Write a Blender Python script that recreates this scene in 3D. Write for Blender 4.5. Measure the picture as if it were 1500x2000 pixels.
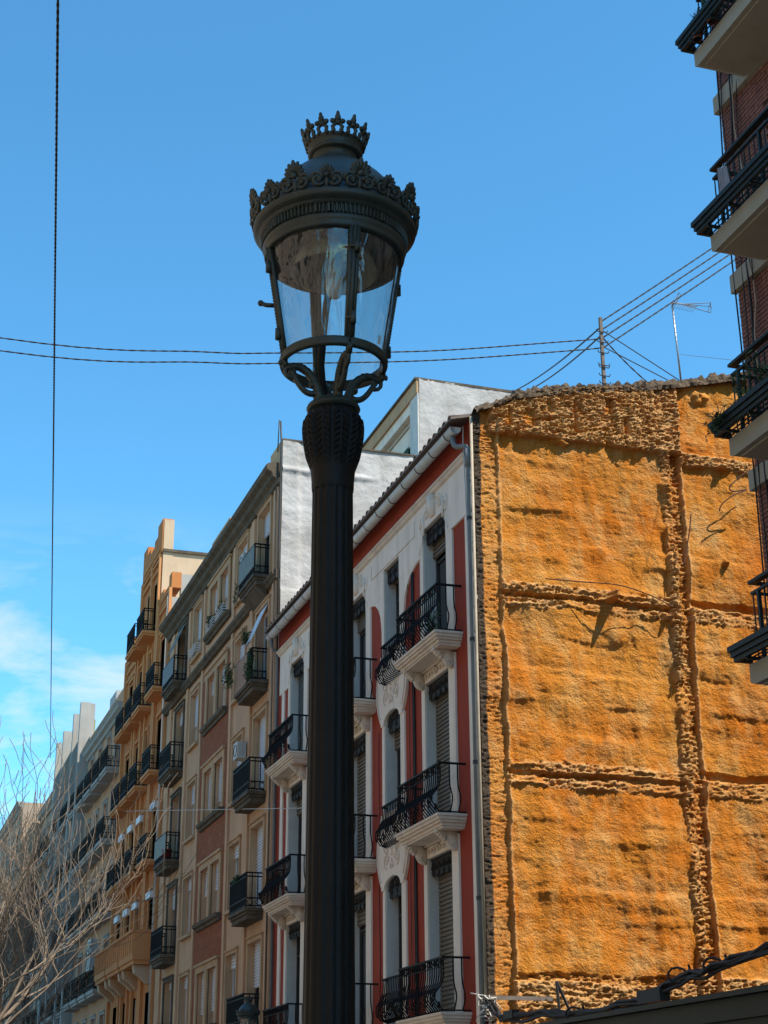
import bpy, math, random
import numpy as np
from mathutils import Vector, Matrix

for o in list(bpy.data.objects):
    bpy.data.objects.remove(o, do_unlink=True)
scene = bpy.context.scene
COL = scene.collection
rad = math.radians

# ------------------------------------------------------------------ camera
YAW, PITCH, ROLL, FPX = rad(18.18), rad(21.37), rad(-0.29), 3149.0
CAM = Vector((0, 0, 1.6))
fwd = Vector((math.sin(YAW) * math.cos(PITCH), math.cos(YAW) * math.cos(PITCH), math.sin(PITCH)))
rgt = Vector((math.cos(YAW), -math.sin(YAW), 0))
upv = rgt.cross(fwd)
r2 = math.cos(ROLL) * rgt + math.sin(ROLL) * upv
u2 = -math.sin(ROLL) * rgt + math.cos(ROLL) * upv
cd = bpy.data.cameras.new('camera')
cam = bpy.data.objects.new('camera', cd)
COL.objects.link(cam)
m3 = Matrix((r2, u2, -fwd)).transposed()
cam.matrix_world = Matrix.Translation(CAM) @ m3.to_4x4()
cd.sensor_fit = 'HORIZONTAL'
cd.sensor_width = 36.0
cd.lens = FPX / 1500.0 * 36.0
cd.clip_start = 0.1
cd.clip_end = 3000.0
scene.camera = cam

# ------------------------------------------------------------------ sun and sky
SUN = Vector((0.45, -0.53, 1.0)).normalized()
elev = math.asin(SUN.z)
azim = math.atan2(SUN.x, SUN.y)
w = bpy.data.worlds.new('World')
scene.world = w
w.use_nodes = True
nt = w.node_tree
nt.nodes.clear()
def wn(t, **k):
    n = nt.nodes.new(t)
    for a, b in k.items():
        setattr(n, a, b)
    return n
CLX, CLZ = 4.4, -0.1
sky = wn('ShaderNodeTexSky', sky_type='NISHITA', sun_disc=False)
sky.sun_elevation = elev
sky.sun_rotation = azim
sky.altitude = 1500.0
sky.air_density = 1.0
sky.dust_density = 0.05
sky.ozone_density = 2.2
hs = wn('ShaderNodeHueSaturation')
hs.inputs['Saturation'].default_value = 1.12
hs.inputs['Value'].default_value = 1.0
nt.links.new(sky.outputs[0], hs.inputs['Color'])
tc = wn('ShaderNodeTexCoord')
mp = wn('ShaderNodeMapping')
mp.inputs['Scale'].default_value = (3.2, 3.2, 10.5)
mp.inputs['Location'].default_value = (CLX, 0.0, CLZ)
nt.links.new(tc.outputs['Generated'], mp.inputs['Vector'])
cn = wn('ShaderNodeTexNoise')
cn.inputs['Scale'].default_value = 1.6
cn.inputs['Detail'].default_value = 7.0
cn.inputs['Roughness'].default_value = 0.62
cn.inputs['Distortion'].default_value = 0.5
nt.links.new(mp.outputs[0], cn.inputs['Vector'])
cr = wn('ShaderNodeMapRange')
cr.inputs['From Min'].default_value = 0.44
cr.inputs['From Max'].default_value = 0.60
nt.links.new(cn.outputs['Fac'], cr.inputs['Value'])
sx = wn('ShaderNodeSeparateXYZ')
nt.links.new(tc.outputs['Generated'], sx.inputs[0])
er = wn('ShaderNodeMapRange', interpolation_type='SMOOTHSTEP')   # the cloud bank stays low over the horizon
er.inputs['From Min'].default_value = 0.37
er.inputs['From Max'].default_value = 0.28
nt.links.new(sx.outputs['Z'], er.inputs['Value'])
mm = wn('ShaderNodeMath', operation='MULTIPLY')
nt.links.new(cr.outputs[0], mm.inputs[0])
nt.links.new(er.outputs[0], mm.inputs[1])
m2 = wn('ShaderNodeMath', operation='MULTIPLY')
m2.inputs[1].default_value = 0.68
nt.links.new(mm.outputs[0], m2.inputs[0])
mx = wn('ShaderNodeMix', data_type='RGBA')
nt.links.new(m2.outputs[0], mx.inputs['Factor'])
tint = wn('ShaderNodeMix', data_type='RGBA', blend_type='MULTIPLY')
tint.inputs['Factor'].default_value = 1.0
tint.inputs[7].default_value = (0.57, 0.97, 0.93, 1)
nt.links.new(hs.outputs[0], tint.inputs[6])
nt.links.new(tint.outputs[2], mx.inputs[6])
mx.inputs[7].default_value = (2.9, 3.15, 3.25, 1)
bg = wn('ShaderNodeBackground')
bg.inputs['Strength'].default_value = 0.15
nt.links.new(mx.outputs[2], bg.inputs['Color'])
wo = wn('ShaderNodeOutputWorld')
nt.links.new(bg.outputs[0], wo.inputs['Surface'])

sl = bpy.data.lights.new('sun', 'SUN')
sl.energy = 3.6
sl.angle = rad(0.5)
sl.color = (1.0, 0.93, 0.82)
so = bpy.data.objects.new('sun', sl)
COL.objects.link(so)
so.location = (30, -40, 70)
so.rotation_euler = (-SUN).to_track_quat('-Z', 'Y').to_euler()

vs = scene.view_settings
scene.display_settings.display_device = 'sRGB'
vs.view_transform = 'Standard'
vs.look = 'None'
vs.exposure = 1.08
vs.gamma = 1.0
vs.use_curve_mapping = False
scene.render.engine = 'CYCLES'

# ------------------------------------------------------------------ helpers
WORLD = {}          # object -> world position of its origin
def tag(o, label, cat=None, group=None, kind=None):
    if label: o['label'] = label
    if cat: o['category'] = cat
    if group: o['group'] = group
    if kind: o['kind'] = kind
    return o

def thing(name, loc, label, cat, group=None):
    o = bpy.data.objects.new(name, None)
    o.empty_display_size = 0.3
    COL.objects.link(o)
    o.location = loc
    WORLD[o] = Vector(loc)
    return tag(o, label, cat, group)

def place(name, me, pos, parent=None, rotz=0.0):
    o = bpy.data.objects.new(name, me)
    COL.objects.link(o)
    pos = Vector(pos)
    o.location = pos - (WORLD[parent] if parent else Vector((0, 0, 0)))
    if rotz: o.rotation_euler[2] = rotz
    if parent: o.parent = parent
    WORLD[o] = pos
    return o

def copy_tree(o, parent=None, loc=None, scale=None):
    c = o.copy()
    COL.objects.link(c)
    c.parent = parent
    if loc is not None: c.location = loc
    if scale: c.scale = (scale,) * 3
    for ch in list(o.children):
        copy_tree(ch, c)
    return c

class FR:            # facade frame: u along the wall, o out of the wall, z up
    def __init__(s, x, sgn=-1):
        s.x, s.sgn = x, sgn
    def P(s, u, o, z):
        return (s.x + s.sgn * o, u, z)
R = FR(11.0)         # right-hand side of the street, facades look to -X

class MB:
    def __init__(s):
        s.v, s.f = [], []
    def add(s, v, f):
        b = len(s.v)
        s.v += [tuple(p) for p in v]
        s.f += [tuple(i + b for i in q) for q in f]
        return s
    def box(s, x0, x1, y0, y1, z0, z1):
        x0, x1 = min(x0, x1), max(x0, x1)
        y0, y1 = min(y0, y1), max(y0, y1)
        z0, z1 = min(z0, z1), max(z0, z1)
        v = [(x0, y0, z0), (x1, y0, z0), (x1, y1, z0), (x0, y1, z0), (x0, y0, z1), (x1, y0, z1), (x1, y1, z1), (x0, y1, z1)]
        return s.add(v, [(0, 3, 2, 1), (4, 5, 6, 7), (0, 1, 5, 4), (1, 2, 6, 5), (2, 3, 7, 6), (3, 0, 4, 7)])
    def fbox(s, u0, u1, z0, z1, o0, o1, fr=R):
        a, b = fr.P(u0, o0, z0), fr.P(u1, o1, z1)
        return s.box(a[0], b[0], a[1], b[1], a[2], b[2])
    def prism(s, poly, o0, o1, fr=R):
        n = len(poly)
        v = [fr.P(u, o0, z) for u, z in poly] + [fr.P(u, o1, z) for u, z in poly]
        f = [tuple(range(n - 1, -1, -1)), tuple(range(n, 2 * n))]
        f += [(i, (i + 1) % n, n + (i + 1) % n, n + i) for i in range(n)]
        return s.add(v, f)
    def prof(s, poly, u0, u1, fr=R):          # poly in (o, z), run along u
        n = len(poly)
        v = [fr.P(u0, o, z) for o, z in poly] + [fr.P(u1, o, z) for o, z in poly]
        f = [tuple(range(n)), tuple(range(2 * n - 1, n - 1, -1))]
        f += [(i, n + i, n + (i + 1) % n, (i + 1) % n) for i in range(n)]
        return s.add(v, f)
    def band(s, top, bot, o0, o1, fr=R):      # strip between two polylines of (u, z)
        n = len(top)
        for i in range(n - 1):
            s.prism([bot[i], bot[i + 1], top[i + 1], top[i]], o0, o1, fr)
        return s
    def tube(s, path, r, n=6, caps=True):
        path = [Vector(p) for p in path]
        m = len(path)
        rr = r if isinstance(r, (list, tuple)) else [r] * m
        t0 = (path[1] - path[0]).normalized()
        ref = Vector((0, 0, 1)) if abs(t0.z) < 0.9 else Vector((1, 0, 0))
        nx = t0.cross(ref).normalized()
        vs_, fs = [], []
        for i, p in enumerate(path):
            t = (path[min(i + 1, m - 1)] - path[max(i - 1, 0)])
            if t.length < 1e-9: t = t0
            t.normalize()
            nx = nx - t * nx.dot(t)
            if nx.length < 1e-6: nx = t.orthogonal()
            nx.normalize()
            by = t.cross(nx)
            for k in range(n):
                a = 2 * math.pi * k / n
                vs_.append(p + (nx * math.cos(a) + by * math.sin(a)) * rr[i])
        for i in range(m - 1):
            for k in range(n):
                k2 = (k + 1) % n
                fs.append((i * n + k, i * n + k2, (i + 1) * n + k2, (i + 1) * n + k))
        if caps:
            fs.append(tuple(range(n - 1, -1, -1)))
            fs.append(tuple(range((m - 1) * n, m * n)))
        return s.add(vs_, fs)
    def blob(s, c, r, rot=None, nu=8, nv=5):
        c = Vector(c)
        vs_, fs = [], []
        for j in range(nv + 1):
            ph = math.pi * j / nv
            for i in range(nu):
                th = 2 * math.pi * i / nu
                p = Vector((r[0] * math.sin(ph) * math.cos(th), r[1] * math.sin(ph) * math.sin(th), r[2] * math.cos(ph)))
                if rot is not None: p = rot @ p
                vs_.append(c + p)
        for j in range(nv):
            for i in range(nu):
                i2 = (i + 1) % nu
                fs.append((j * nu + i, (j + 1) * nu + i, (j + 1) * nu + i2, j * nu + i2))
        return s.add(vs_, fs)
    def lathe(s, prof, c=(0, 0, 0), n=48, mod=None, a0=0.0, a1=2 * math.pi):
        full = abs(a1 - a0 - 2 * math.pi) < 1e-6
        k = n if full else n + 1
        vs_, fs = [], []
        for j, (r, z) in enumerate(prof):
            for i in range(k):
                a = a0 + (a1 - a0) * i / n
                q = r + (mod(a, j, z) if mod else 0)
                vs_.append((c[0] + q * math.cos(a), c[1] + q * math.sin(a), c[2] + z))
        for j in range(len(prof) - 1):
            for i in range(n):
                i2 = (i + 1) % k
                fs.append((j * k + i, j * k + i2, (j + 1) * k + i2, (j + 1) * k + i))
        return s.add(vs_, fs)
    def mesh(s, name, mat, smooth=False):
        me = bpy.data.meshes.new(name)
        me.from_pydata(s.v, [], s.f)
        if smooth: me.polygons.foreach_set('use_smooth', [True] * len(me.polygons))
        me.materials.append(mat)
        return me
    def build(s, name, mat, parent=None, smooth=False):
        a = np.array(s.v)
        lo, hi = a.min(0), a.max(0)
        c = Vector(((lo[0] + hi[0]) / 2, (lo[1] + hi[1]) / 2, lo[2]))
        s.v = [tuple(p) for p in (a - np.array(c))]
        return place(name, s.mesh(name, mat, smooth), c, parent)

# numpy value noise
_rs = np.random.RandomState(7)
_tab = _rs.rand(256, 256)
def vnoise(x, y, seed=0):
    x = x + seed * 17.31
    y = y + seed * 9.77
    xi, yi = np.floor(x).astype(int), np.floor(y).astype(int)
    fx, fy = x - xi, y - yi
    fx = fx * fx * (3 - 2 * fx)
    fy = fy * fy * (3 - 2 * fy)
    a = _tab[xi % 256, yi % 256]; b = _tab[(xi + 1) % 256, yi % 256]
    c = _tab[xi % 256, (yi + 1) % 256]; d = _tab[(xi + 1) % 256, (yi + 1) % 256]
    return (a * (1 - fx) + b * fx) * (1 - fy) + (c * (1 - fx) + d * fx) * fy
def fbm(x, y, seed=0, oct=4, gain=0.5):
    t = 0; amp = 1.0; s = 0
    for i in range(oct):
        t = t + amp * (vnoise(x * 2 ** i, y * 2 ** i, seed + i * 3) - 0.5)
        s += amp
        amp *= gain
    return 2 * t / s
def sst(a, b, x):
    t = np.clip((x - a) / (b - a), 0, 1)
    return t * t * (3 - 2 * t)

# ------------------------------------------------------------------ materials
MATS = {}
def mat(name, c1, c2=None, rough=0.85, scale=1.2, bump=0.0, bscale=30.0, streak=None, metal=0.0, spec=0.3, speck=0.0):
    if name in MATS: return MATS[name]
    m = bpy.data.materials.new(name)
    m.use_nodes = True
    t = m.node_tree
    L = t.links.new
    b = t.nodes['Principled BSDF']
    b.inputs['Roughness'].default_value = rough
    b.inputs['Metallic'].default_value = metal
    b.inputs['Specular IOR Level'].default_value = spec
    if c2 is None: c2 = tuple(x * 0.8 for x in c1)
    g = t.nodes.new('ShaderNodeNewGeometry')
    n = t.nodes.new('ShaderNodeTexNoise')
    n.inputs['Scale'].default_value = scale
    n.inputs['Detail'].default_value = 9
    n.inputs['Roughness'].default_value = 0.62
    L(g.outputs['Position'], n.inputs['Vector'])
    mr = t.nodes.new('ShaderNodeMapRange')
    mr.inputs['From Min'].default_value = 0.32
    mr.inputs['From Max'].default_value = 0.68
    L(n.outputs['Fac'], mr.inputs['Value'])
    x = t.nodes.new('ShaderNodeMix'); x.data_type = 'RGBA'
    x.inputs[6].default_value = (*c1, 1)
    x.inputs[7].default_value = (*c2, 1)
    L(mr.outputs[0], x.inputs['Factor'])
    out = x.outputs[2]
    if streak:                                # rain streaks and grime running down
        mpn = t.nodes.new('ShaderNodeMapping')
        mpn.inputs['Scale'].default_value = (2.2, 2.2, 0.22)
        L(g.outputs['Position'], mpn.inputs['Vector'])
        n2 = t.nodes.new('ShaderNodeTexNoise')
        n2.inputs['Scale'].default_value = 1.5
        n2.inputs['Detail'].default_value = 8
        n2.inputs['Roughness'].default_value = 0.7
        L(mpn.outputs[0], n2.inputs['Vector'])
        r2_ = t.nodes.new('ShaderNodeMapRange')
        r2_.inputs['From Min'].default_value = 0.50
        r2_.inputs['From Max'].default_value = 0.78
        r2_.inputs['To Max'].default_value = streak[1]
        L(n2.outputs['Fac'], r2_.inputs['Value'])
        y = t.nodes.new('ShaderNodeMix'); y.data_type = 'RGBA'
        L(r2_.outputs[0], y.inputs['Factor'])
        L(out, y.inputs[6])
        y.inputs[7].default_value = (*streak[0], 1)
        out = y.outputs[2]
    L(out, b.inputs['Base Color'])
    if bump:
        n3 = t.nodes.new('ShaderNodeTexNoise')
        n3.inputs['Scale'].default_value = bscale
        n3.inputs['Detail'].default_value = 6
        L(g.outputs['Position'], n3.inputs['Vector'])
        bp = t.nodes.new('ShaderNodeBump')
        bp.inputs['Strength'].default_value = 1.0
        bp.inputs['Distance'].default_value = bump
        L(n3.outputs['Fac'], bp.inputs['Height'])
        L(bp.outputs[0], b.inputs['Normal'])
    MATS[name] = m
    return m

def brickmat(name, c1, c2, mortar, sc):
    m = bpy.data.materials.new(name); m.use_nodes = True
    t = m.node_tree; L = t.links.new
    b = t.nodes['Principled BSDF']
    b.inputs['Roughness'].default_value = 0.9
    b.inputs['Specular IOR Level'].default_value = 0.2
    g = t.nodes.new('ShaderNodeNewGeometry')
    s = t.nodes.new('ShaderNodeSeparateXYZ'); L(g.outputs['Position'], s.inputs[0])
    c = t.nodes.new('ShaderNodeCombineXYZ'); L(s.outputs['Y'], c.inputs[0]); L(s.outputs['Z'], c.inputs[1])
    k = t.nodes.new('ShaderNodeTexBrick')
    k.inputs['Color1'].default_value = (*c1, 1); k.inputs['Color2'].default_value = (*c2, 1); k.inputs['Mortar'].default_value = (*mortar, 1)
    k.inputs['Scale'].default_value = sc
    k.inputs['Mortar Size'].default_value = 0.012
    L(c.outputs[0], k.inputs['Vector'])
    n = t.nodes.new('ShaderNodeTexNoise'); n.inputs['Scale'].default_value = 2.2; n.inputs['Detail'].default_value = 9; n.inputs['Roughness'].default_value = 0.75
    L(g.outputs['Position'], n.inputs['Vector'])
    mr = t.nodes.new('ShaderNodeMapRange'); mr.inputs['From Min'].default_value = 0.56; mr.inputs['From Max'].default_value = 0.66; mr.inputs['To Max'].default_value = 0.35
    L(n.outputs['Fac'], mr.inputs['Value'])
    x = t.nodes.new('ShaderNodeMix'); x.data_type = 'RGBA'
    L(mr.outputs[0], x.inputs['Factor']); L(k.outputs['Color'], x.inputs[6]); x.inputs[7].default_value = (0.46, 0.26, 0.17, 1)
    L(x.outputs[2], b.inputs['Base Color'])
    bp = t.nodes.new('ShaderNodeBump'); bp.inputs['Distance'].default_value = 0.01
    L(k.outputs['Fac'], bp.inputs['Height']); bp.invert = True
    L(bp.outputs[0], b.inputs['Normal'])
    return m

M_red = mat('red_plaster', (0.335, 0.049, 0.021), (0.27, 0.038, 0.017), 0.9, 0.9, 0.004, 60, ((0.17, 0.03, 0.018), 0.6))
M_white = mat('white_trim', (0.82, 0.72, 0.60), (0.74, 0.64, 0.52), 0.85, 1.5, 0.003, 40, ((0.38, 0.33, 0.27), 0.55))
M_cream = mat('cream_stone', (0.72, 0.62, 0.50), (0.60, 0.50, 0.40), 0.85, 2.0, 0.003, 50, ((0.34, 0.27, 0.20), 0.5))
M_iron = mat('black_iron', (0.006, 0.006, 0.006), (0.011, 0.010, 0.010), 0.65, 6, 0.0, 30, None, 0.0, 0.15)
M_irong = mat('iron_valance', (0.014, 0.014, 0.013), (0.035, 0.033, 0.03), 0.7, 30, 0, 30, None, 0, 0.2)
M_lamp = mat('lamp_iron', (0.020, 0.029, 0.024), (0.042, 0.051, 0.040), 0.42, 14, 0.0015, 160, ((0.06, 0.055, 0.04), 0.5), 0.0, 0.5)
M_lampd = mat('lamp_post_iron', (0.0042, 0.0045, 0.0046), (0.0085, 0.0085, 0.008), 0.5, 10, 0.002, 180, None, 0.0, 0.25)
M_lampin = mat('lantern_inside', (0.045, 0.05, 0.042), (0.065, 0.07, 0.058), 0.6, 10)
M_lampsh = mat('lantern_reflector', (0.22, 0.22, 0.17), (0.17, 0.17, 0.13), 0.4, 6)
M_shut = mat('roller_shutter', (0.16, 0.14, 0.105), (0.12, 0.105, 0.08), 0.6, 3)
M_shutg = mat('teal_shutter', (0.10, 0.125, 0.125), (0.08, 0.10, 0.10), 0.6, 3)
M_shutw = mat('pale_blind', (0.68, 0.72, 0.76), (0.58, 0.62, 0.66), 0.6, 3)
M_frameg = mat('grey_frame', (0.56, 0.54, 0.49), (0.48, 0.47, 0.43), 0.6, 3)
M_framed = mat('dark_frame', (0.035, 0.035, 0.033), (0.05, 0.048, 0.045), 0.5, 4)
M_framew = mat('white_frame', (0.70, 0.72, 0.74), (0.6, 0.62, 0.64), 0.5, 4)
M_curt = mat('curtain', (0.55, 0.62, 0.66), (0.45, 0.52, 0.57), 0.9, 4)
M_glass = mat('window_glass', (0.014, 0.016, 0.018), (0.022, 0.024, 0.026), 0.04, 0.6, 0, 30, None, 0, 0.6)
M_gut = mat('gutter_paint', (0.62, 0.60, 0.55), (0.50, 0.48, 0.43), 0.6, 3, 0, 30, ((0.3, 0.27, 0.22), 0.5))
M_pipe = mat('pipe_grey', (0.20, 0.215, 0.205), (0.15, 0.16, 0.155), 0.5, 2, 0, 30, ((0.2, 0.2, 0.18), 0.4))
M_conduit = mat('conduit', (0.45, 0.38, 0.28), (0.32, 0.27, 0.2), 0.7, 3)
M_tile = mat('roof_tile', (0.10, 0.075, 0.06), (0.16, 0.11, 0.08), 0.95, 5, 0.004, 30)
M_beige = mat('beige_plaster', (0.60, 0.37, 0.215), (0.50, 0.30, 0.17), 0.9, 0.7, 0.004, 40, ((0.24, 0.15, 0.085), 0.65))
M_beige2 = mat('beige_trim', (0.52, 0.335, 0.185), (0.42, 0.265, 0.145), 0.9, 1.5, 0.003, 40, ((0.2, 0.14, 0.09), 0.5))
M_corn = mat('weathered_cornice', (0.15, 0.115, 0.075), (0.065, 0.052, 0.038), 0.95, 3, 0.01, 25, ((0.05, 0.045, 0.04), 0.7))
M_brickp = brickmat('brick_panel', (0.25, 0.068, 0.026), (0.32, 0.105, 0.040), (0.19, 0.10, 0.06), 3.6)
M_party = mat('whitewash', (0.52, 0.505, 0.485), (0.34, 0.325, 0.30), 0.9, 0.9, 0.022, 8, ((0.33, 0.30, 0.26), 0.6))
M_ochre = mat('ochre_plaster', (0.54, 0.205, 0.062), (0.46, 0.17, 0.05), 0.9, 0.6, 0.004, 40, ((0.22, 0.09, 0.035), 0.6))
M_ochre2 = mat('ochre_trim', (0.62, 0.275, 0.10), (0.54, 0.23, 0.085), 0.9, 0.8)
M_ochres = mat('ochre_side', (0.58, 0.43, 0.28), (0.50, 0.36, 0.23), 0.9, 0.8, 0.006, 20, ((0.3, 0.22, 0.14), 0.4))
M_pink = mat('pink_plaster', (0.56, 0.30, 0.17), (0.48, 0.25, 0.14), 0.9, 0.6, 0.004, 40, ((0.25, 0.15, 0.1), 0.4))
M_greyc = mat('grey_concrete', (0.40, 0.375, 0.33), (0.33, 0.305, 0.27), 0.9, 1.0, 0.004, 40, ((0.17, 0.17, 0.16), 0.4))
M_finp = mat('fin_plaster', (0.30, 0.265, 0.21), (0.23, 0.20, 0.16), 0.9, 0.8, 0, 30, ((0.2, 0.2, 0.17), 0.4))
M_moss = mat('green_render', (0.26, 0.27, 0.075), (0.20, 0.21, 0.06), 0.9, 1.0)
M_tan = mat('tan_render', (0.40, 0.30, 0.21), (0.33, 0.24, 0.17), 0.9, 0.5, 0.005, 20, ((0.2, 0.15, 0.1), 0.5))
M_conc = mat('balcony_concrete', (0.36, 0.34, 0.26), (0.30, 0.28, 0.21), 0.9, 1.2, 0.003, 50, ((0.2, 0.18, 0.13), 0.35))
M_mortar = mat('mortar', (0.05, 0.038, 0.03), (0.065, 0.05, 0.04), 0.95, 6)
M_brick = mat('facing_brick', (0.27, 0.115, 0.080), (0.165, 0.08, 0.062), 0.85, 5.5, 0.003, 60)
M_teal = mat('green_black_metal', (0.011, 0.018, 0.017), (0.017, 0.025, 0.023), 0.55, 4, 0, 30, None, 0, 0.25)
M_wire = mat('rusty_wire', (0.12, 0.055, 0.03), (0.08, 0.04, 0.022), 0.9, 20)
M_cable = mat('cable_black', (0.018, 0.016, 0.016), (0.03, 0.026, 0.025), 0.6, 20)
M_alu = mat('galvanised', (0.42, 0.43, 0.44), (0.30, 0.31, 0.32), 0.4, 10, 0, 30, None, 0.6)
M_wood = mat('weathered_wood', (0.22, 0.18, 0.15), (0.15, 0.12, 0.10), 0.9, 8, 0.004, 60)
M_bark = mat('bark', (0.28, 0.22, 0.16), (0.14, 0.105, 0.078), 0.95, 6, 0.006, 60)
M_leaf = mat('leaf_green', (0.045, 0.075, 0.022), (0.075, 0.105, 0.035), 0.7, 30)
M_pot = mat('terracotta', (0.17, 0.06, 0.035), (0.12, 0.045, 0.028), 0.9, 6)
M_potr = mat('red_plastic', (0.36, 0.03, 0.02), (0.3, 0.026, 0.018), 0.5, 4)
M_ac = mat('air_con_white', (0.50, 0.49, 0.45), (0.42, 0.41, 0.38), 0.5, 3)
M_asph = mat('asphalt', (0.05, 0.05, 0.052), (0.06, 0.06, 0.06), 0.95, 4, 0.004, 80)
M_pave = mat('paving', (0.28, 0.26, 0.24), (0.23, 0.215, 0.2), 0.9, 2, 0.003, 40)
M_kerb = mat('kerb_stone', (0.34, 0.33, 0.31), (0.28, 0.27, 0.26), 0.9, 3)
M_mat = mat('reed_screen', (0.36, 0.23, 0.16), (0.29, 0.18, 0.12), 0.9, 20)
M_awn = mat('awning_cloth', (0.16, 0.19, 0.185), (0.13, 0.155, 0.15), 0.9, 5)
M_netg = mat('balcony_glass', (0.19, 0.215, 0.185), (0.13, 0.15, 0.13), 0.6, 3, 0, 30, None, 0, 0.2)
M_cloth = mat('pale_cloth', (0.34, 0.33, 0.35), (0.25, 0.24, 0.26), 0.9, 5)
M_copper = mat('sun_ochre', (0.52, 0.33, 0.12), (0.45, 0.28, 0.10), 0.9, 0.3)

def foam():
    m = bpy.data.materials.new('sprayed_foam'); m.use_nodes = True
    t = m.node_tree; L = t.links.new
    b = t.nodes['Principled BSDF']
    b.inputs['Roughness'].default_value = 0.9
    b.inputs['Specular IOR Level'].default_value = 0.15
    g = t.nodes.new('ShaderNodeNewGeometry')
    def noise(s, d, r, sc=None):
        n = t.nodes.new('ShaderNodeTexNoise')
        n.inputs['Scale'].default_value = s; n.inputs['Detail'].default_value = d; n.inputs['Roughness'].default_value = r
        if sc:
            q = t.nodes.new('ShaderNodeMapping'); q.inputs['Scale'].default_value = sc
            L(g.outputs['Position'], q.inputs['Vector']); L(q.outputs[0], n.inputs['Vector'])
        else:
            L(g.outputs['Position'], n.inputs['Vector'])
        return n.outputs['Fac']
    def mr(v, a, c, hi=1.0):
        k = t.nodes.new('ShaderNodeMapRange'); k.inputs['From Min'].default_value = a; k.inputs['From Max'].default_value = c; k.inputs['To Max'].default_value = hi
        L(v, k.inputs['Value']); return k.outputs[0]
    def mix(f, a, c):
        k = t.nodes.new('ShaderNodeMix'); k.data_type = 'RGBA'
        L(f, k.inputs['Factor'])
        for s, q in ((6, a), (7, c)):
            if isinstance(q, tuple): k.inputs[s].default_value = (*q, 1)
            else: L(q, k.inputs[s])
        return k.outputs[2]
    def att(n):
        k = t.nodes.new('ShaderNodeAttribute'); k.attribute_name = n
        return k.outputs['Fac']
    base = mix(mr(noise(0.55, 9, 0.6), 0.36, 0.62), (0.53, 0.155, 0.010), (0.59, 0.235, 0.032))
    base = mix(mr(noise(2.2, 10, 0.7, (1, 1, 0.5)), 0.46, 0.72, 0.8), base, (0.62, 0.37, 0.13))
    base = mix(mr(noise(1.0, 8, 0.6, (1.5, 1, 0.35)), 0.55, 0.72, 0.55), base, (0.46, 0.125, 0.011))
    base = mix(mr(noise(0.9, 9, 0.65), 0.54, 0.70, 0.6), base, (0.58, 0.36, 0.15))
    base = mix(att('pale'), base, (0.66, 0.43, 0.20))
    base = mix(att('grey'), base, (0.085, 0.062, 0.043))
    L(base, b.inputs['Base Color'])
    a = noise(26, 4, 0.6)
    c = noise(75, 3, 0.6)
    ad = t.nodes.new('ShaderNodeMath'); ad.operation = 'MULTIPLY_ADD'
    L(c, ad.inputs[0]); ad.inputs[1].default_value = 0.35; L(a, ad.inputs[2])
    bp = t.nodes.new('ShaderNodeBump'); bp.inputs['Distance'].default_value = 0.052
    L(ad.outputs[0], bp.inputs['Height']); L(bp.outputs[0], b.inputs['Normal'])
    return m
M_foam = foam()

def lantern_glass():
    m = bpy.data.materials.new('lantern_glass'); m.use_nodes = True
    t = m.node_tree; L = t.links.new
    t.nodes.remove(t.nodes['Principled BSDF'])
    out = t.nodes['Material Output']
    g = t.nodes.new('ShaderNodeNewGeometry')
    q = t.nodes.new('ShaderNodeMapping'); q.inputs['Scale'].default_value = (7, 7, 1.8)
    L(g.outputs['Position'], q.inputs['Vector'])
    n = t.nodes.new('ShaderNodeTexNoise'); n.inputs['Scale'].default_value = 1.6; n.inputs['Detail'].default_value = 2.5; n.inputs['Distortion'].default_value = 1.2
    L(q.outputs[0], n.inputs['Vector'])
    bp = t.nodes.new('ShaderNodeBump'); bp.inputs['Distance'].default_value = 0.02
    L(n.outputs['Fac'], bp.inputs['Height'])
    lw = t.nodes.new('ShaderNodeLayerWeight'); lw.inputs['Blend'].default_value = 0.5
    pw_ = t.nodes.new('ShaderNodeMath'); pw_.operation = 'POWER'; L(lw.outputs['Facing'], pw_.inputs[0]); pw_.inputs[1].default_value = 4.0
    fr = t.nodes.new('ShaderNodeMapRange'); L(pw_.outputs[0], fr.inputs['Value']); fr.inputs['To Min'].default_value = 0.10; fr.inputs['To Max'].default_value = 0.85
    gl = t.nodes.new('ShaderNodeBsdfGlossy'); gl.inputs['Roughness'].default_value = 0.02
    L(bp.outputs[0], gl.inputs['Normal'])
    tr = t.nodes.new('ShaderNodeBsdfTransparent'); tr.inputs['Color'].default_value = (0.86, 0.90, 0.88, 1)
    # a thin film of street dust on the panes
    df = t.nodes.new('ShaderNodeBsdfDiffuse'); df.inputs['Color'].default_value = (0.45, 0.45, 0.42, 1)
    n2 = t.nodes.new('ShaderNodeTexNoise'); n2.inputs['Scale'].default_value = 9; n2.inputs['Detail'].default_value = 6
    q2 = t.nodes.new('ShaderNodeMapping'); q2.inputs['Scale'].default_value = (3, 3, 0.5)
    L(g.outputs['Position'], q2.inputs['Vector']); L(q2.outputs[0], n2.inputs['Vector'])
    mr = t.nodes.new('ShaderNodeMapRange'); mr.inputs['From Min'].default_value = 0.4; mr.inputs['From Max'].default_value = 0.75
    mr.inputs['To Min'].default_value = 0.02; mr.inputs['To Max'].default_value = 0.12
    L(n2.outputs['Fac'], mr.inputs['Value'])
    m1 = t.nodes.new('ShaderNodeMixShader'); L(mr.outputs[0], m1.inputs[0]); L(tr.outputs[0], m1.inputs[1]); L(df.outputs[0], m1.inputs[2])
    m2_ = t.nodes.new('ShaderNodeMixShader'); L(fr.outputs[0], m2_.inputs[0]); L(m1.outputs[0], m2_.inputs[1]); L(gl.outputs[0], m2_.inputs[2])
    L(m2_.outputs[0], out.inputs['Surface'])
    return m
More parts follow.
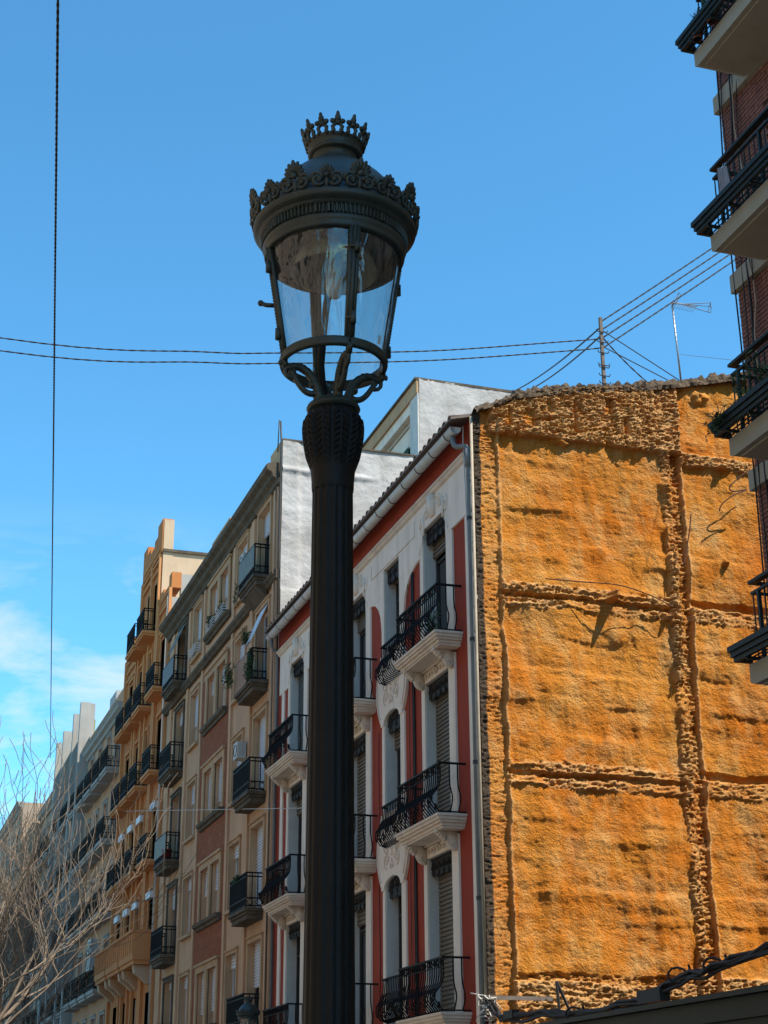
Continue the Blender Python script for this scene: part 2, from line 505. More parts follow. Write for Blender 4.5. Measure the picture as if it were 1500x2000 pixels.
M_lglass = lantern_glass()

# ------------------------------------------------------------------ ground
def sheet(name, x0, x1, y0, y1, z, m, label=None):
    o = MB().add([(x0, y0, z), (x1, y0, z), (x1, y1, z), (x0, y1, z)], [(0, 1, 2, 3)]).build(name, m)
    o['kind'] = 'structure'
    return o
sheet('ground', -900, 900, -900, 900, -0.02, M_asph)
sheet('road', -4.0, 5.0, -60, 400, -0.012, M_asph)
for nm, a, b in (('pavement_right', 5.12, 10.99), ('pavement_left', -8.0, -4.12)):
    o = MB().box(a, b, -60, 400, -0.01, 0.125).build(nm, M_pave); o['kind'] = 'structure'
for nm, a, b in (('kerb_right', 5.0, 5.12), ('kerb_left', -4.12, -4.0)):
    o = MB().box(a, b, -60, 400, -0.01, 0.13).build(nm, M_kerb); o['kind'] = 'structure'
o = MB().box(0.5, 2.3, -20, 60, -0.01, 0.12).build('lamp_island', M_pave); o['kind'] = 'structure'

# ------------------------------------------------------------------ facade kit
def wall_holes(u0, u1, z0, z1, ops, depth=0.32, fr=R, o=0.0, rev=None):
    us = sorted({u0, u1, *[a for q in ops for a in q[:2]]})
    zs = sorted({z0, z1, *[a for q in ops for a in q[2:4]]})
    us = [a for a in us if u0 <= a <= u1]
    zs = [a for a in zs if z0 <= a <= z1]
    mb = MB()
    for i in range(len(us) - 1):
        j = 0
        while j < len(zs) - 1:
            cu = (us[i] + us[i + 1]) / 2
            def hole(jj):
                cz = (zs[jj] + zs[jj + 1]) / 2
                return any(q[0] < cu < q[1] and q[2] < cz < q[3] for q in ops)
            if hole(j): j += 1; continue
            k = j
            while k + 1 < len(zs) - 1 and not hole(k + 1): k += 1
            a, b, c, d = us[i], us[i + 1], zs[j], zs[k + 1]
            mb.add([fr.P(a, o, c), fr.P(b, o, c), fr.P(b, o, d), fr.P(a, o, d)], [(0, 1, 2, 3)])
            j = k + 1
    for q in ops:
        a, b, c, d = q[:4]
        e = -depth
        for (p1, p2) in (((a, c), (a, d)), ((b, c), (b, d)), ((a, c), (b, c)), ((a, d), (b, d))):
            (mb if rev is None else rev).add([fr.P(p1[0], o, p1[1]), fr.P(p2[0], o, p2[1]), fr.P(p2[0], e, p2[1]), fr.P(p1[0], e, p1[1])], [(0, 1, 2, 3)])
    return mb

WCACHE = {}
def slats(wd, h, pitch=0.085):
    mb = MB()
    n = max(1, int(h / pitch))
    p = h / n
    for i in range(n):
        z = -h + i * p
        y0_, y1_ = -0.02, wd + 0.02
        f_, k_ = -0.012, 0.022
        v = [(k_, y0_, z), (k_, y1_, z), (k_, y0_, z + p * 0.3), (k_, y1_, z + p * 0.3), (f_, y0_, z + p * 0.3), (f_, y1_, z + p * 0.3), (f_ + 0.006, y0_, z + p), (f_ + 0.006, y1_, z + p), (k_, y0_, z + p), (k_, y1_, z + p)]
        mb.add(v, [(0, 1, 3, 2), (2, 3, 5, 4), (4, 5, 7, 6), (6, 7, 9, 8)])
    return mb
def window(root, u0, u1, z0, z1, rec=0.26, frame=M_framed, shut=None, frac=0.0, curtain=None, mull=1, fr=R, name='window'):
    wd, h = u1 - u0, z1 - z0
    s = fr.sgn
    key = (round(wd, 2), round(h, 2), frame.name, mull, s)
    if key not in WCACHE:
        mb = MB(); t = 0.07
        f2 = FR(0, s)
        mb.fbox(0, t, 0, h, 0, 0.05, f2); mb.fbox(wd - t, wd, 0, h, 0, 0.05, f2)
        mb.fbox(t, wd - t, 0, t, 0, 0.05, f2); mb.fbox(t, wd - t, h - t, h, 0, 0.05, f2)
        for i in range(mull):
            c = wd * (i + 1) / (mull + 1)
            mb.fbox(c - 0.045, c + 0.045, t, h - t, 0, 0.055, f2)
        if h > 2.0: mb.fbox(t, wd - t, h * 0.74, h * 0.74 + 0.05, 0, 0.045, f2)
        pb = MB().fbox(0, wd, 0, h, -0.01, 0.012, f2)
        WCACHE[key] = (mb.mesh('window', frame), pb.mesh('pane', M_glass))
    a, b = WCACHE[key]
    w_ = place(name, a, fr.P(u0, -rec, z0), root)
    place('pane', b, fr.P(u0, -rec, z0), w_)
    if shut and frac > 0:
        sk = ('s', round(wd, 2), round(h * frac, 2), shut.name)
        if sk not in WCACHE: WCACHE[sk] = slats(wd, h * frac).mesh('shutter', shut)
        place('shutter', WCACHE[sk], fr.P(u0, -rec + 0.10, z1), w_)
    if curtain:
        mb = MB()
        pts_t, pts_b = [], []
        c0, c1 = curtain
        n = 24
        vs_ = []
        for i in range(n + 1):
            u = u0 + 0.08 + (wd - 0.16) * (c0 + (c1 - c0) * i / n)
            oo = -rec + 0.02 + 0.012 * math.sin(i * 1.9)
            vs_ += [fr.P(u, oo, z0 + 0.1), fr.P(u, oo, z1 - 0.1)]
        mb.add(vs_, [(2 * i, 2 * i + 2, 2 * i + 3, 2 * i + 1) for i in range(n)])
        mb.build('curtain', M_curt, w_, True)
    return w_

def surround(root, u0, u1, z0, z1, m, t=0.14, o=0.05, sill=True, fr=R):
    mb = MB()
    mb.fbox(u0 - t, u0, z0, z1, 0.002, o, fr); mb.fbox(u1, u1 + t, z0, z1, 0.002, o, fr)
    mb.fbox(u0 - t, u1 + t, z1, z1 + t, 0.002, o, fr)
    mb.fbox(u0 - t - 0.03, u1 + t + 0.03, z1 + t, z1 + t + 0.05, 0.002, o + 0.04, fr)
    if sill: mb.fbox(u0 - t - 0.04, u1 + t + 0.04, z0 - 0.10, z0, 0.002, o + 0.07, fr)
    return mb.build('surround', m, root)

def mass(root, u0, u1, z1, m, depth=13.0, fr=R, roofm=None, z0=0.0, near=True):
    """side walls, back wall and flat roof behind a facade"""
    a = MB()
    x0 = fr.x - fr.sgn * 0.001
    xb = fr.x - fr.sgn * depth
    for u in ((u0, u1) if near else (u1,)):
        a.add([(x0, u, z0), (xb, u, z0), (xb, u, z1), (x0, u, z1)], [(0, 1, 2, 3)])
    a.add([(xb, u0, z0), (xb, u1, z0), (xb, u1, z1), (xb, u0, z1)], [(0, 1, 2, 3)])
    a.build('side_wall', m, root)
    MB().add([(x0, u0, z1 - 0.02), (xb, u0, z1 - 0.02), (xb, u1, z1 - 0.02), (x0, u1, z1 - 0.02)], [(0, 1, 2, 3)]).build('roof', roofm or M_greyc, root)

RAIL = {}
def rail_straight(L_, d, h=0.95, pitch=0.12, orn=True, fr=R):
    mb = MB(); s = FR(0, fr.sgn)
    def side(p0, p1):
        v = Vector(p1) - Vector(p0)
        n = max(1, int(v.length / pitch))
        for i in range(n + 1):
            q = Vector(p0) + v * i / n
            mb.box(q.x - .012, q.x + .012, q.y - .012, q.y + .012, 0.03, h)
        a, b = Vector(p0), Vector(p1)
        for z, t in ((h, 0.026), (0.05, 0.018), (h - 0.10, 0.012), (0.26, 0.012)):
            mb.box(min(a.x, b.x) - t, max(a.x, b.x) + t, min(a.y, b.y) - t, max(a.y, b.y) + t, z - 0.018, z + 0.018)
        if orn:
            m_ = max(2, int(v.length / 0.2))
            for i in range(m_):
                c = a + v * ((i + .5) / m_)
                dr = v.normalized()
                pts = [c + dr * (0.085 * math.cos(t)) + Vector((0, 0, 0.155 + 0.085 * math.sin(t))) for t in [k * math.pi / 4 for k in range(9)]]
                mb.tube(pts, 0.009, 4, False)
    f = lambda u, o: s.P(u, o, 0)
    side(f(0, d), f(L_, d)); side(f(0, 0.02), f(0, d)); side(f(L_, 0.02), f(L_, d))
    return mb
def balcony(root, u0, u1, ztop, d, slabm, railm, style='plain', fr=R, rail=True, thick=0.2, orn=True, pitch=0.12, name='balcony'):
    mb = MB()
    if style == 'tier':                 # weathered slab stepping back underneath
        mb.fbox(u0, u1, ztop - 0.09, ztop, 0, d, fr)
        mb.fbox(u0 + 0.06, u1 - 0.06, ztop - 0.17, ztop - 0.09, 0, d - 0.06, fr)
        mb.fbox(u0 + 0.10, u1 - 0.10, ztop - 0.30, ztop - 0.17, 0, d - 0.10, fr)
    else:
        mb.fbox(u0, u1, ztop - thick * 0.55, ztop, 0, d, fr)
        mb.fbox(u0 + 0.05, u1 - 0.05, ztop - thick, ztop - thick * 0.55, 0, d - 0.05, fr)
    b = mb.build(name, slabm, root)
    if rail:
        k = (round(u1 - u0, 2), round(d, 2), railm.name, orn, pitch, fr.sgn)
        if k not in RAIL: RAIL[k] = rail_straight(u1 - u0 - 0.08, d - 0.05, 0.95, pitch, orn, fr).mesh('railing', railm)
        place('railing', RAIL[k], fr.P(u0 + 0.04, 0, ztop), b)
    return b

def spiral(c, r, turns, a0, fr=R, o=0.05, n=18, sgn=1):
    """flat scroll in the facade plane"""
    return [fr.P(c[0] + r * (1 - 0.8 * i / n) * math.cos(a0 + sgn * 2 * math.pi * turns * i / n), o, c[1] + r * (1 - 0.8 * i / n) * math.sin(a0 + sgn * 2 * math.pi * turns * i / n)) for i in range(n + 1)]

# ================================================================== RED BUILDING
Y0, Y1 = 27.73, 43.25
red = thing('red_building', (11, 35.5, 0), 'dark red building with white window frames and bellied black balconies, beside the orange wall', 'building')
FZ = [11.0, 7.4, 3.8]                  # balcony floors
TOPZ = [13.9, 10.48, 6.88]
BIG, NAR = [30.0, 35.5, 41.0], [32.86, 38.14]
BW, NW = 0.71, 0.545
ops = []
for f in range(3):
    for c in BIG: ops.append((c - BW, c + BW, FZ[f], TOPZ[f]))
    for c in NAR: ops.append((c - NW, c + NW, FZ[f] + 0.02, TOPZ[f]))
for a, b in ((28.6, 31.2), (32.2, 33.6), (34.1, 36.9), (37.5, 38.8), (39.6, 42.4)): ops.append((a, b, 0.15, 2.8))
wall_holes(Y0, Y1, 0, 15.33, ops, 0.36, rev=MB()).build('wall', M_red, red)
for a, b, c, d in ops:
    mb = MB()
    for (p1, p2) in (((a, c), (a, d)), ((b, c), (b, d)), ((a, c), (b, c)), ((a, d), (b, d))):
        mb.add([R.P(p1[0], 0, p1[1]), R.P(p2[0], 0, p2[1]), R.P(p2[0], -0.36, p2[1]), R.P(p1[0], -0.36, p1[1])], [(0, 1, 2, 3)])
    mb.build('reveal', M_frameg, red)
for a, b in ((28.6, 31.2), (32.2, 33.6), (34.1, 36.9), (37.5, 38.8), (39.6, 42.4)):
    window(red, a, b, 0.15, 2.8, 0.3, M_framed, M_shut, 1.0, name='shop_door')
state = {  # (floor, column) -> shutter material, closed fraction, curtain
 (0, 0): (M_shut, 0.22, (0.0, 0.45)), (1, 0): (M_shut, 1.0, None), (2, 0): (M_shut, 1.0, None),
 (0, 1): (M_shut, 0.24, (0.0, 0.4)), (1, 1): (M_shut, 1.0, None), (2, 1): (M_shut, 0.22, None),
 (0, 2): (M_shutg, 1.0, None), (1, 2): (M_shut, 0.24, None), (2, 2): (None, 0, None)}
for (f, c), (sm, fc, cu) in state.items():
    window(red, BIG[c] - BW, BIG[c] + BW, FZ[f], TOPZ[f], 0.30, M_framed, sm, fc, cu)
for f in range(3):
    for k, c in enumerate(NAR):
        window(red, c - NW, c + NW, FZ[f] + 0.02, TOPZ[f], 0.30, M_framed, M_shut, 0.12 if f == 0 else (0.26 if f == 1 else 0.06))

# white frames, 4 cm proud of the red wall
def jamb(a, b, z0, z1, m=M_white, o=0.045):
    MB().fbox(a, b, z0, z1, 0.002, o).build('window_frame', m, red)
for f in range(3):
    zb = FZ[f] - 0.02
    zt = [13.32, TOPZ[f] + 0.22, TOPZ[f] + 0.22][f]
    for c in BIG:
        jamb(c - BW - 0.36, c - BW, zb, zt); jamb(c + BW, c + BW + 0.20, zb, zt)
        if f: MB().fbox(c - BW, c + BW, TOPZ[f], TOPZ[f] + 0.22, 0.002, 0.043).build('lintel', M_white, red)
    for c in NAR:
        jamb(c - NW - 0.27, c - NW, zb, [13.32, TOPZ[f] - 0.22, TOPZ[f] - 0.22][f]); jamb(c + NW, c + NW + 0.17, zb, [13.32, TOPZ[f] - 0.22, TOPZ[f] - 0.22][f])
MB().fbox(27.93, 28.20, 0.0, 13.32, 0.002, 0.04).build('corner_pilaster', M_white, red)
MB().fbox(42.36, 42.62, 0.0, 13.32, 0.002, 0.04).build('corner_pilaster', M_white, red)

# white frieze with rounded tops of the red panels
fz = MB()
def frieze(a, b): fz.fbox(a, b, 13.32, 14.46, 0.002, 0.05)
edges = []
for c in BIG: edges.append((c - BW, c + BW))
for c in NAR: edges.append((c - NW, c + NW))
edges.sort()
cur = 27.93
for a, b in edges:
    frieze(cur, a)
    fz.fbox(a, b, 13.9, 14.46, 0.002, 0.05)
    cur = b
frieze(cur, 42.85)
def spandrel(a, b, side):               # white corner that rounds off a red panel under the frieze
    n = 10; w_ = b - a
    top, bot = [], []
    for i in range(n + 1):
        t = i / n
        u = a + w_ * t
        q = t if side > 0 else 1 - t
        top.append((u, 13.32)); bot.append((u, 13.32 - 0.85 * (1 - math.sqrt(max(0, 1 - q * q))) - 0.001))
    fz.band(top, bot, 0.002, 0.046)
spandrel(30.91, 32.045, 1); spandrel(33.575, 34.43, -1); spandrel(36.41, 37.325, 1); spandrel(38.855, 39.93, -1)
fz.build('frieze', M_white, red)
mo = MB().prof([(0.05, 14.46), (0.10, 14.49), (0.12, 14.54), (0.16, 14.57), (0.16, 14.60), (0.002, 14.62), (0.002, 14.46)], 27.93, 42.9)
mo.build('moulding', M_cream, red)
for c in BIG:                            # scroll reliefs over the big windows
    mb = MB()
    mb.prof([(0.04, 13.98), (0.10, 14.0), (0.15, 14.2), (0.17, 14.45), (0.04, 14.45)], c - 0.12, c + 0.12)
    for s_ in (-1, 1):
        mb.tube(spiral((c + s_ * 0.42, 14.2), 0.16, 1.5, math.pi / 2, o=0.06, sgn=s_), 0.022, 5)
        mb.tube([R.P(c + s_ * (0.16 + 0.08 * i), 0.06, 14.36 - 0.015 * i * i * 0.4) for i in range(9)], 0.018, 5)
        mb.tube([R.P(c + s_ * (0.78 + 0.10 * math.sin(i)), 0.055, 14.2 - 0.10 * i) for i in range(9)], 0.014, 5)
        mb.fbox(c + s_ * 0.60 - 0.04, c + s_ * 0.60 + 0.04, 13.75, 14.2, 0.045, 0.075)
    mb.build('ornament', M_white, red, True)
for a, b in ((31.2, 34.3), (36.7, 39.8)):
    mb = MB()
    for q in ((a, 13.95, b, 13.95), (a, 13.95, a, 14.3), (b, 13.95, b, 14.3)):
        mb.tube([R.P(q[0], 0.055, q[1]), R.P(q[2], 0.055, q[3])], 0.012, 4)
    mb.build('ornament', M_cream, red)

# iron valances in the window heads
def valance_mesh(wd, arch=False):
    mb = MB(); f0 = FR(0)
    n = 14
    top, bot = [], []
    for i in range(n + 1):
        t = i / n
        top.append((wd * t, 0.0 if not arch else -0.26 * (2 * t - 1) ** 2))
        bot.append((wd * t, -0.30 - 0.07 * abs(math.sin(t * math.pi * 4)) - (0.08 if arch else 0)))
    mb.band(top, bot, -0.02, 0.0, f0)
    k = max(2, int(wd / 0.28))
    for i in range(k):
        c = wd * (i + 0.5) / k
        for s_ in (-1, 1):
            mb.tube(spiral((c + s_ * 0.07, -0.17), 0.075, 1.3, math.pi / 2, f0, 0.012, 12, s_), 0.012, 4)
        mb.blob(f0.P(c, 0.01, -0.30), (0.02, 0.035, 0.06), None, 6, 4)
    mb.tube([f0.P(0, 0.01, -0.015), f0.P(wd, 0.01, -0.015)] if not arch else [f0.P(wd * i / 8, 0.01, -0.26 * (2 * i / 8 - 1) ** 2) for i in range(9)], 0.016, 4)
    return mb
vb, vn, va = valance_mesh(2 * BW).mesh('valance', M_irong), valance_mesh(2 * NW).mesh('valance', M_irong), valance_mesh(2 * NW, True).mesh('valance', M_irong)
for f in range(3):
    for c in BIG: place('valance', vb, R.P(c - BW, -0.05, TOPZ[f] - 0.01), red)
    for c in NAR: place('valance', va if f else vn, R.P(c - NW, -0.05, TOPZ[f] + (0.0 if f else -0.01)), red)

# white cartouches between the narrow windows, with an arched foot over the window below
for f in (1, 2):
    zb = TOPZ[f]
    for c in NAR:
        mb = MB(); n = 24
        L1, R1 = [], []
        zz = [zb - 0.24 + 0.03 * i for i in range(8)] + [zb + 1.38 * i / (n - 8) for i in range(n - 8 + 1)]
        def half(z):
            t = (z - (zb - 0.24)) / 1.62
            return 0.74 + 0.33 * math.sin(min(1, max(0, (t - 0.04) / 0.92)) * math.pi) ** 0.8
        for i in range(n):
            z0_, z1_ = zz[i], zz[i + 1]
            h0, h1 = half(z0_), half(z1_)
            def inner(z):
                if z >= zb: return 0.0
                return NW * math.sqrt(max(0.0, 1 - ((z - zb + 0.24) / 0.24) ** 2))
            i0, i1 = inner(z0_), inner(z1_)
            if i0 > 0 or i1 > 0:
                mb.prism([(c - h0, z0_), (c - i0, z0_), (c - i1, z1_), (c - h1, z1_)], 0.002, 0.07)
                mb.prism([(c + i0, z0_), (c + h0, z0_), (c + h1, z1_), (c + i1, z1_)], 0.002, 0.07)
            else:
                mb.prism([(c - h0, z0_), (c + h0, z0_), (c + h1, z1_), (c - h1, z1_)], 0.002, 0.07)
        md = mb.build('cartouche', M_white, red)
        mb = MB()
        for s_ in (-1, 1):
            mb.tube([R.P(c + s_ * (half(z) - 0.10), 0.075, z) for z in zz[6:23]], 0.020, 5)
            for dz, rr in ((0.35, 0.17), (0.72, 0.21), (1.02, 0.14)):
                mb.tube(spiral((c + s_ * (0.36 if rr > 0.15 else 0.3), zb + dz), rr, 1.4, -math.pi / 2, o=0.075, sgn=s_), 0.017, 5)
            for k in range(5):
                mb.blob(R.P(c + s_ * (0.10 + 0.09 * k), 0.075, zb + 0.22 + 0.16 * k), (0.018, 0.035, 0.07), None, 6, 4)
        for k in range(7): mb.blob(R.P(c, 0.075, zb + 0.2 + 0.13 * k), (0.025, 0.045, 0.055), None, 6, 4)
        mb.build('relief', M_cream, md, True)

# bellied iron railings
def belly(z, h, d):
    t = z / h
    return d + 0.20 * math.exp(-((t - 0.27) / 0.2) ** 2) + 0.02 * t
def rail_belly(L_, d, h, pitch=0.12):
    mb = MB(); f0 = FR(0)
    zs = [h * q for q in (0.02, 0.08, 0.16, 0.25, 0.34, 0.44, 0.55, 0.7, 0.85, 1.0)]
    n = int(L_ / pitch)
    for i in range(n + 1):
        u = L_ * i / n
        mb.tube([f0.P(u, belly(z, h, d), z) for z in zs], 0.0135, 4, False)
    k = max(2, int(d / 0.15))
    for s_, u in ((-1, 0), (1, L_)):
        for i in range(1, k):
            o_ = d * i / k
            mb.tube([f0.P(u + s_ * (belly(z, h, d) - d) * 0.8, o_, z) for z in zs], 0.015, 4, False)
        mb.box(-d - 0.04, 0.0, u - 0.025, u + 0.025, h - 0.015, h + 0.02)
        mb.box(-d, 0.0, u - 0.015, u + 0.015, 0.02, 0.045)
    mb.box(-d - 0.05, -d, -0.03, L_ + 0.03, h - 0.015, h + 0.02)
    mb.box(-d - 0.04, -d - 0.01, 0, L_, h - 0.16, h - 0.145)
    mb.box(-d - 0.03, -d + 0.01, 0, L_, 0.02, 0.045)
    m_ = int(L_ / 0.17)
    for i in range(m_):                   # row of little rings under the hand rail, leaves on the belly
        c = L_ * (i + 0.5) / m_
        mb.tube([f0.P(c + 0.055 * math.cos(t), d + 0.03, h - 0.08 + 0.055 * math.sin(t)) for t in [j * math.pi / 3 for j in range(7)]], 0.012, 4, False)
        if i % 2 == 0:
            zq = 0.22 * h
            for s_ in (-1, 1):
                mb.tube([f0.P(c + s_ * (0.03 + 0.06 * math.sin(t)), belly(zq, h, d) + 0.02, zq + 0.11 * math.cos(t)) for t in [j * math.pi / 4 for j in range(6)]], 0.009, 4, False)
            mb.blob(f0.P(c, belly(zq, h, d) + 0.025, zq), (0.02, 0.03, 0.05), None, 6, 4)
    for u in (0.0, L_):
        for zq in (0.12, 0.3):
            mb.blob(f0.P(u, belly(zq * h, h, d), zq * h), (0.03, 0.03, 0.07), None, 6, 4)
    return mb
SL0, SL1, SD = -1.48, 1.10, 0.60
rb = rail_belly(SL1 - SL0 - 0.12, 0.50, 0.96).mesh('railing', M_iron)
def slab_mesh():
    mb = MB(); f0 = FR(0)
    for i, (z0_, z1_, ins) in enumerate(((-0.05, 0.0, 0.0), (-0.11, -0.05, 0.03), (-0.16, -0.11, 0.07), (-0.22, -0.16, 0.12), (-0.26, -0.22, 0.15))):
        mb.fbox(SL0 + ins, SL1 - ins, z0_, z1_, 0.0, SD - ins, f0)
    return mb
slm = slab_mesh().mesh('balcony', M_cream)
def bracket_mesh():
    mb = MB(); f0 = FR(0)
    pr = []
    for i in range(13):                   # S curve from the wall up to the slab front
        t = i / 12
        pr.append((0.05 + 0.36 * t + 0.03 * math.sin(t * 6.3), -0.62 + 0.36 * (t ** 1.6)))
    poly = pr + [(0.41, -0.258), (0.046, -0.258)]
    mb.prof(poly, -0.065, 0.065, f0)
    for s_ in (-0.065, 0.065):
        sp = [(0.33 + 0.085 * (1 - 0.75 * i / 14) * math.cos(i * 0.7), -0.33 + 0.085 * (1 - 0.75 * i / 14) * math.sin(i * 0.7)) for i in range(15)]
        mb.tube([f0.P(s_, a, b) for a, b in sp], 0.02, 5)
        sp = [(0.12 + 0.07 * (1 - 0.75 * i / 14) * math.cos(i * 0.7), -0.53 + 0.07 * (1 - 0.75 * i / 14) * math.sin(i * 0.7)) for i in range(15)]
        mb.tube([f0.P(s_, a, b) for a, b in sp], 0.018, 5)
    for k in range(4): mb.blob(f0.P(0, 0.30 + 0.05 * k, -0.40 + 0.045 * k), (0.05, 0.10, 0.05), None, 6, 4)
    return mb
brm = bracket_mesh().mesh('bracket', M_cream, True)
guard = None
def guard_mesh():
    L_, h = 1.12, 0.86
    mb = MB(); f0 = FR(0)
    zs = [h * q for q in (0.0, 0.06, 0.14, 0.24, 0.36, 0.5, 0.68, 0.85, 1.0)]
    def ob(z):
        t = z / h
        return 0.12 + 0.17 * math.exp(-((t - 0.3) / 0.24) ** 2) if t > 0.05 else 0.02 + 3.0 * t
    n = 10
    for i in range(n + 1):
        u = L_ * i / n
        mb.tube([f0.P(u, ob(z), z) for z in zs], 0.0125, 4, False)
    for i in (1, 2):
        for s_, u in ((-1, 0), (1, L_)):
            mb.tube([f0.P(u + s_ * (0.05 * math.sin(z / h * math.pi)), ob(z) * i / 3, z) for z in zs], 0.0125, 4, False)
    mb.box(-0.16, -0.10, -0.02, L_ + 0.02, h - 0.01, h + 0.02)
    mb.box(-0.14, 0.0, -0.02, 0.015, h - 0.01, h + 0.02); mb.box(-0.14, 0.0, L_ - 0.015, L_ + 0.02, h - 0.01, h + 0.02)
    for i in range(4):
        c = L_ * (i + 0.5) / 4
        for s_ in (-1, 1):
            mb.tube([f0.P(c + s_ * (0.02 + 0.07 * math.sin(t)), ob(0.25 * h) + 0.02, 0.25 * h + 0.12 * math.cos(t)) for t in [j * math.pi / 4 for j in range(6)]], 0.01, 4, False)
    return mb
gm = guard_mesh().mesh('window_guard', M_iron)
for f in range(3):
    for c in BIG:
        b = place('balcony', slm, R.P(c, 0, FZ[f]), red)
        place('railing', rb, R.P(c + SL0 + 0.06, 0, FZ[f]), b)
        for s_ in (-0.98, 0.78):
            place('bracket', brm, R.P(c + s_, 0, FZ[f]), b)
        mb = MB().fbox(c - 0.84, c + 0.84, FZ[f] - 0.30, FZ[f] - 0.26, 0.045, 0.12)
        for k in range(8):
            mb.blob(R.P(c - 0.6 + 0.17 * k, 0.06, FZ[f] - 0.40), (0.02, 0.06, 0.05), None, 6, 4)
        mb.tube(spiral((c, FZ[f] - 0.40), 0.09, 1.2, 0, o=0.07), 0.02, 5)
        mb.build('panel_relief', M_cream, b, True)
    for c in NAR:
        place('window_guard', gm, R.P(c - 0.80, 0.05, FZ[f] + 0.10), red)

for u, rr, zz_ in ((31.42, 0.022, 13.2), (31.52, 0.012, 13.25), (36.95, 0.02, 13.2), (31.75, 0.008, 13.9)):
    MB().tube([R.P(u + 0.015 * math.sin(k * 1.1), 0.03, zz_ * (1 - k / 14)) for k in range(15)], rr, 6).build('wall_cable', M_cable, red, True)
MB().tube([R.P(33.9 + 0.03 * math.sin(k), 0.012, 10.2 - 0.45 * k) for k in range(14)], 0.008, 5).build('wall_cable', M_cable, red, True)
# eaves: gutter, tiles, downpipe
gp = MB()
gc, gr = (10.72, 15.12), 0.115
pts = [(gc[0] + gr * math.cos(a), gc[1] + gr * math.sin(a)) for a in [math.pi + math.pi * i / 10 for i in range(11)]]
pts = [(gc[0] - gr, gc[1] + 0.03)] + pts + [(gc[0] + gr, gc[1] + 0.03)]
ya, yb = 27.95, 43.22
gv = [(x, ya, z) for x, z in pts] + [(x, yb, z) for x, z in pts]
n = len(pts)
gp.add(gv, [(i, i + 1, n + i + 1, n + i) for i in range(n - 1)] + [tuple(range(n))] + [tuple(range(2 * n - 1, n - 1, -1))])
gut = gp.build('gutter', M_gut, red, True)
for i in range(17):
    yy = 28.35 + 0.91 * i
    MB().tube([(gc[0] + (gr + 0.006) * math.cos(a), yy, gc[1] + (gr + 0.006) * math.sin(a)) for a in [math.pi + math.pi * k / 8 for k in range(9)]], 0.011, 5).build('gutter_strap', M_framed, gut)
dp = MB()
dp.tube([(10.72, 28.12, 15.02), (10.72, 28.12, 14.90), (10.73, 28.08, 14.80), (10.76, 28.02, 14.74), (10.84, 27.92, 14.72), (10.90, 27.86, 14.70), (10.925, 27.83, 14.62), (10.93, 27.82, 14.5), (10.93, 27.82, 0.2)], 0.055, 10)
dp.tube([(10.93, 27.82, 14.25), (10.93, 27.82, 14.65)], 0.075, 10)
dpo = dp.build('downpipe', M_pipe, red, True)
for z in (13.1, 10.6, 8.2, 5.7, 3.3): MB().tube([(10.93, 27.82, z), (10.93, 27.82, z + 0.07)], 0.066, 10).build('pipe_clip', M_framed, dpo)
dp = MB().tube([(10.73, 43.05, 15.02), (10.73, 43.05, 14.85), (10.80, 43.08, 14.72), (10.90, 43.1, 14.68), (10.93, 43.11, 14.5), (10.93, 43.11, 0.2)], 0.05, 8)
dp.build('downpipe', M_pipe, red, True)
MB().tube([(10.96, 27.70, 15.3), (10.945, 27.69, 9.0), (10.95, 27.69, 3.9)], 0.03, 7).build('conduit', M_conduit, red, True)
MB().tube([(10.90, 28.0, 15.2), (10.86, 27.92, 14.8), (10.9, 27.9, 13.0), (10.93, 27.95, 12.2)], 0.012, 5).build('loose_cable', M_gut, red)
MB().prof([(0.0, 15.33), (0.46, 15.21), (0.46, 15.25), (0.0, 15.40)], 27.74, 43.23).build('eave_board', M_wood, red)
tile = MB()
k = 8
for end, x in ((0, -0.06), (1, 0.42)):
    for rr in (0.105, 0.085):
        tile.v += [(x, rr * math.cos(math.pi * i / k), 0.02 + rr * math.sin(math.pi * i / k) + 0.10 * end) for i in range(k + 1)]
q = k + 1
tile.f += [(i, i + 1, 2 * q + i + 1, 2 * q + i) for i in range(k)] + [(q + i + 1, q + i, 3 * q + i, 3 * q + i + 1) for i in range(k)] + [(i, q + i, q + i + 1, i + 1) for i in range(k)]
tile = tile.mesh('roof_tile', M_tile, True)
rf = MB()
NR = 100
vs_ = []
for j in range(2):
    for i in range(NR + 1):
        yy = 27.76 + (43.2 - 27.76) * i / NR
        x, z = ((10.62, 15.24), (18.2, 17.35))[j]
        vs_.append((x, yy, z))
rf.add(vs_, [(i, i + 1, NR + 2 + i, NR + 1 + i) for i in range(NR)])
rf.add([(18.2, 27.76, 17.35), (18.2, 43.2, 17.35), (25.0, 43.2, 15.3), (25.0, 27.76, 15.3)], [(0, 1, 2, 3)])
rf.add([(25, 27.8, 0), (25, 43.2, 0), (25, 43.2, 15.3), (25, 27.8, 15.3)], [(0, 1, 2, 3)])
roof = rf.build('roof', M_tile, red)
rng = random.Random(3)
for i in range(50):
    o = place('roof_tile', tile, (10.63 + rng.uniform(-0.012, 0.012), 27.92 + 0.309 * i + rng.uniform(-0.015, 0.015), 15.24 + rng.uniform(-0.01, 0.01)), roof)
    o.rotation_euler = (rng.uniform(-0.06, 0.06), rng.uniform(-0.03, 0.03), rng.uniform(-0.05, 0.05))

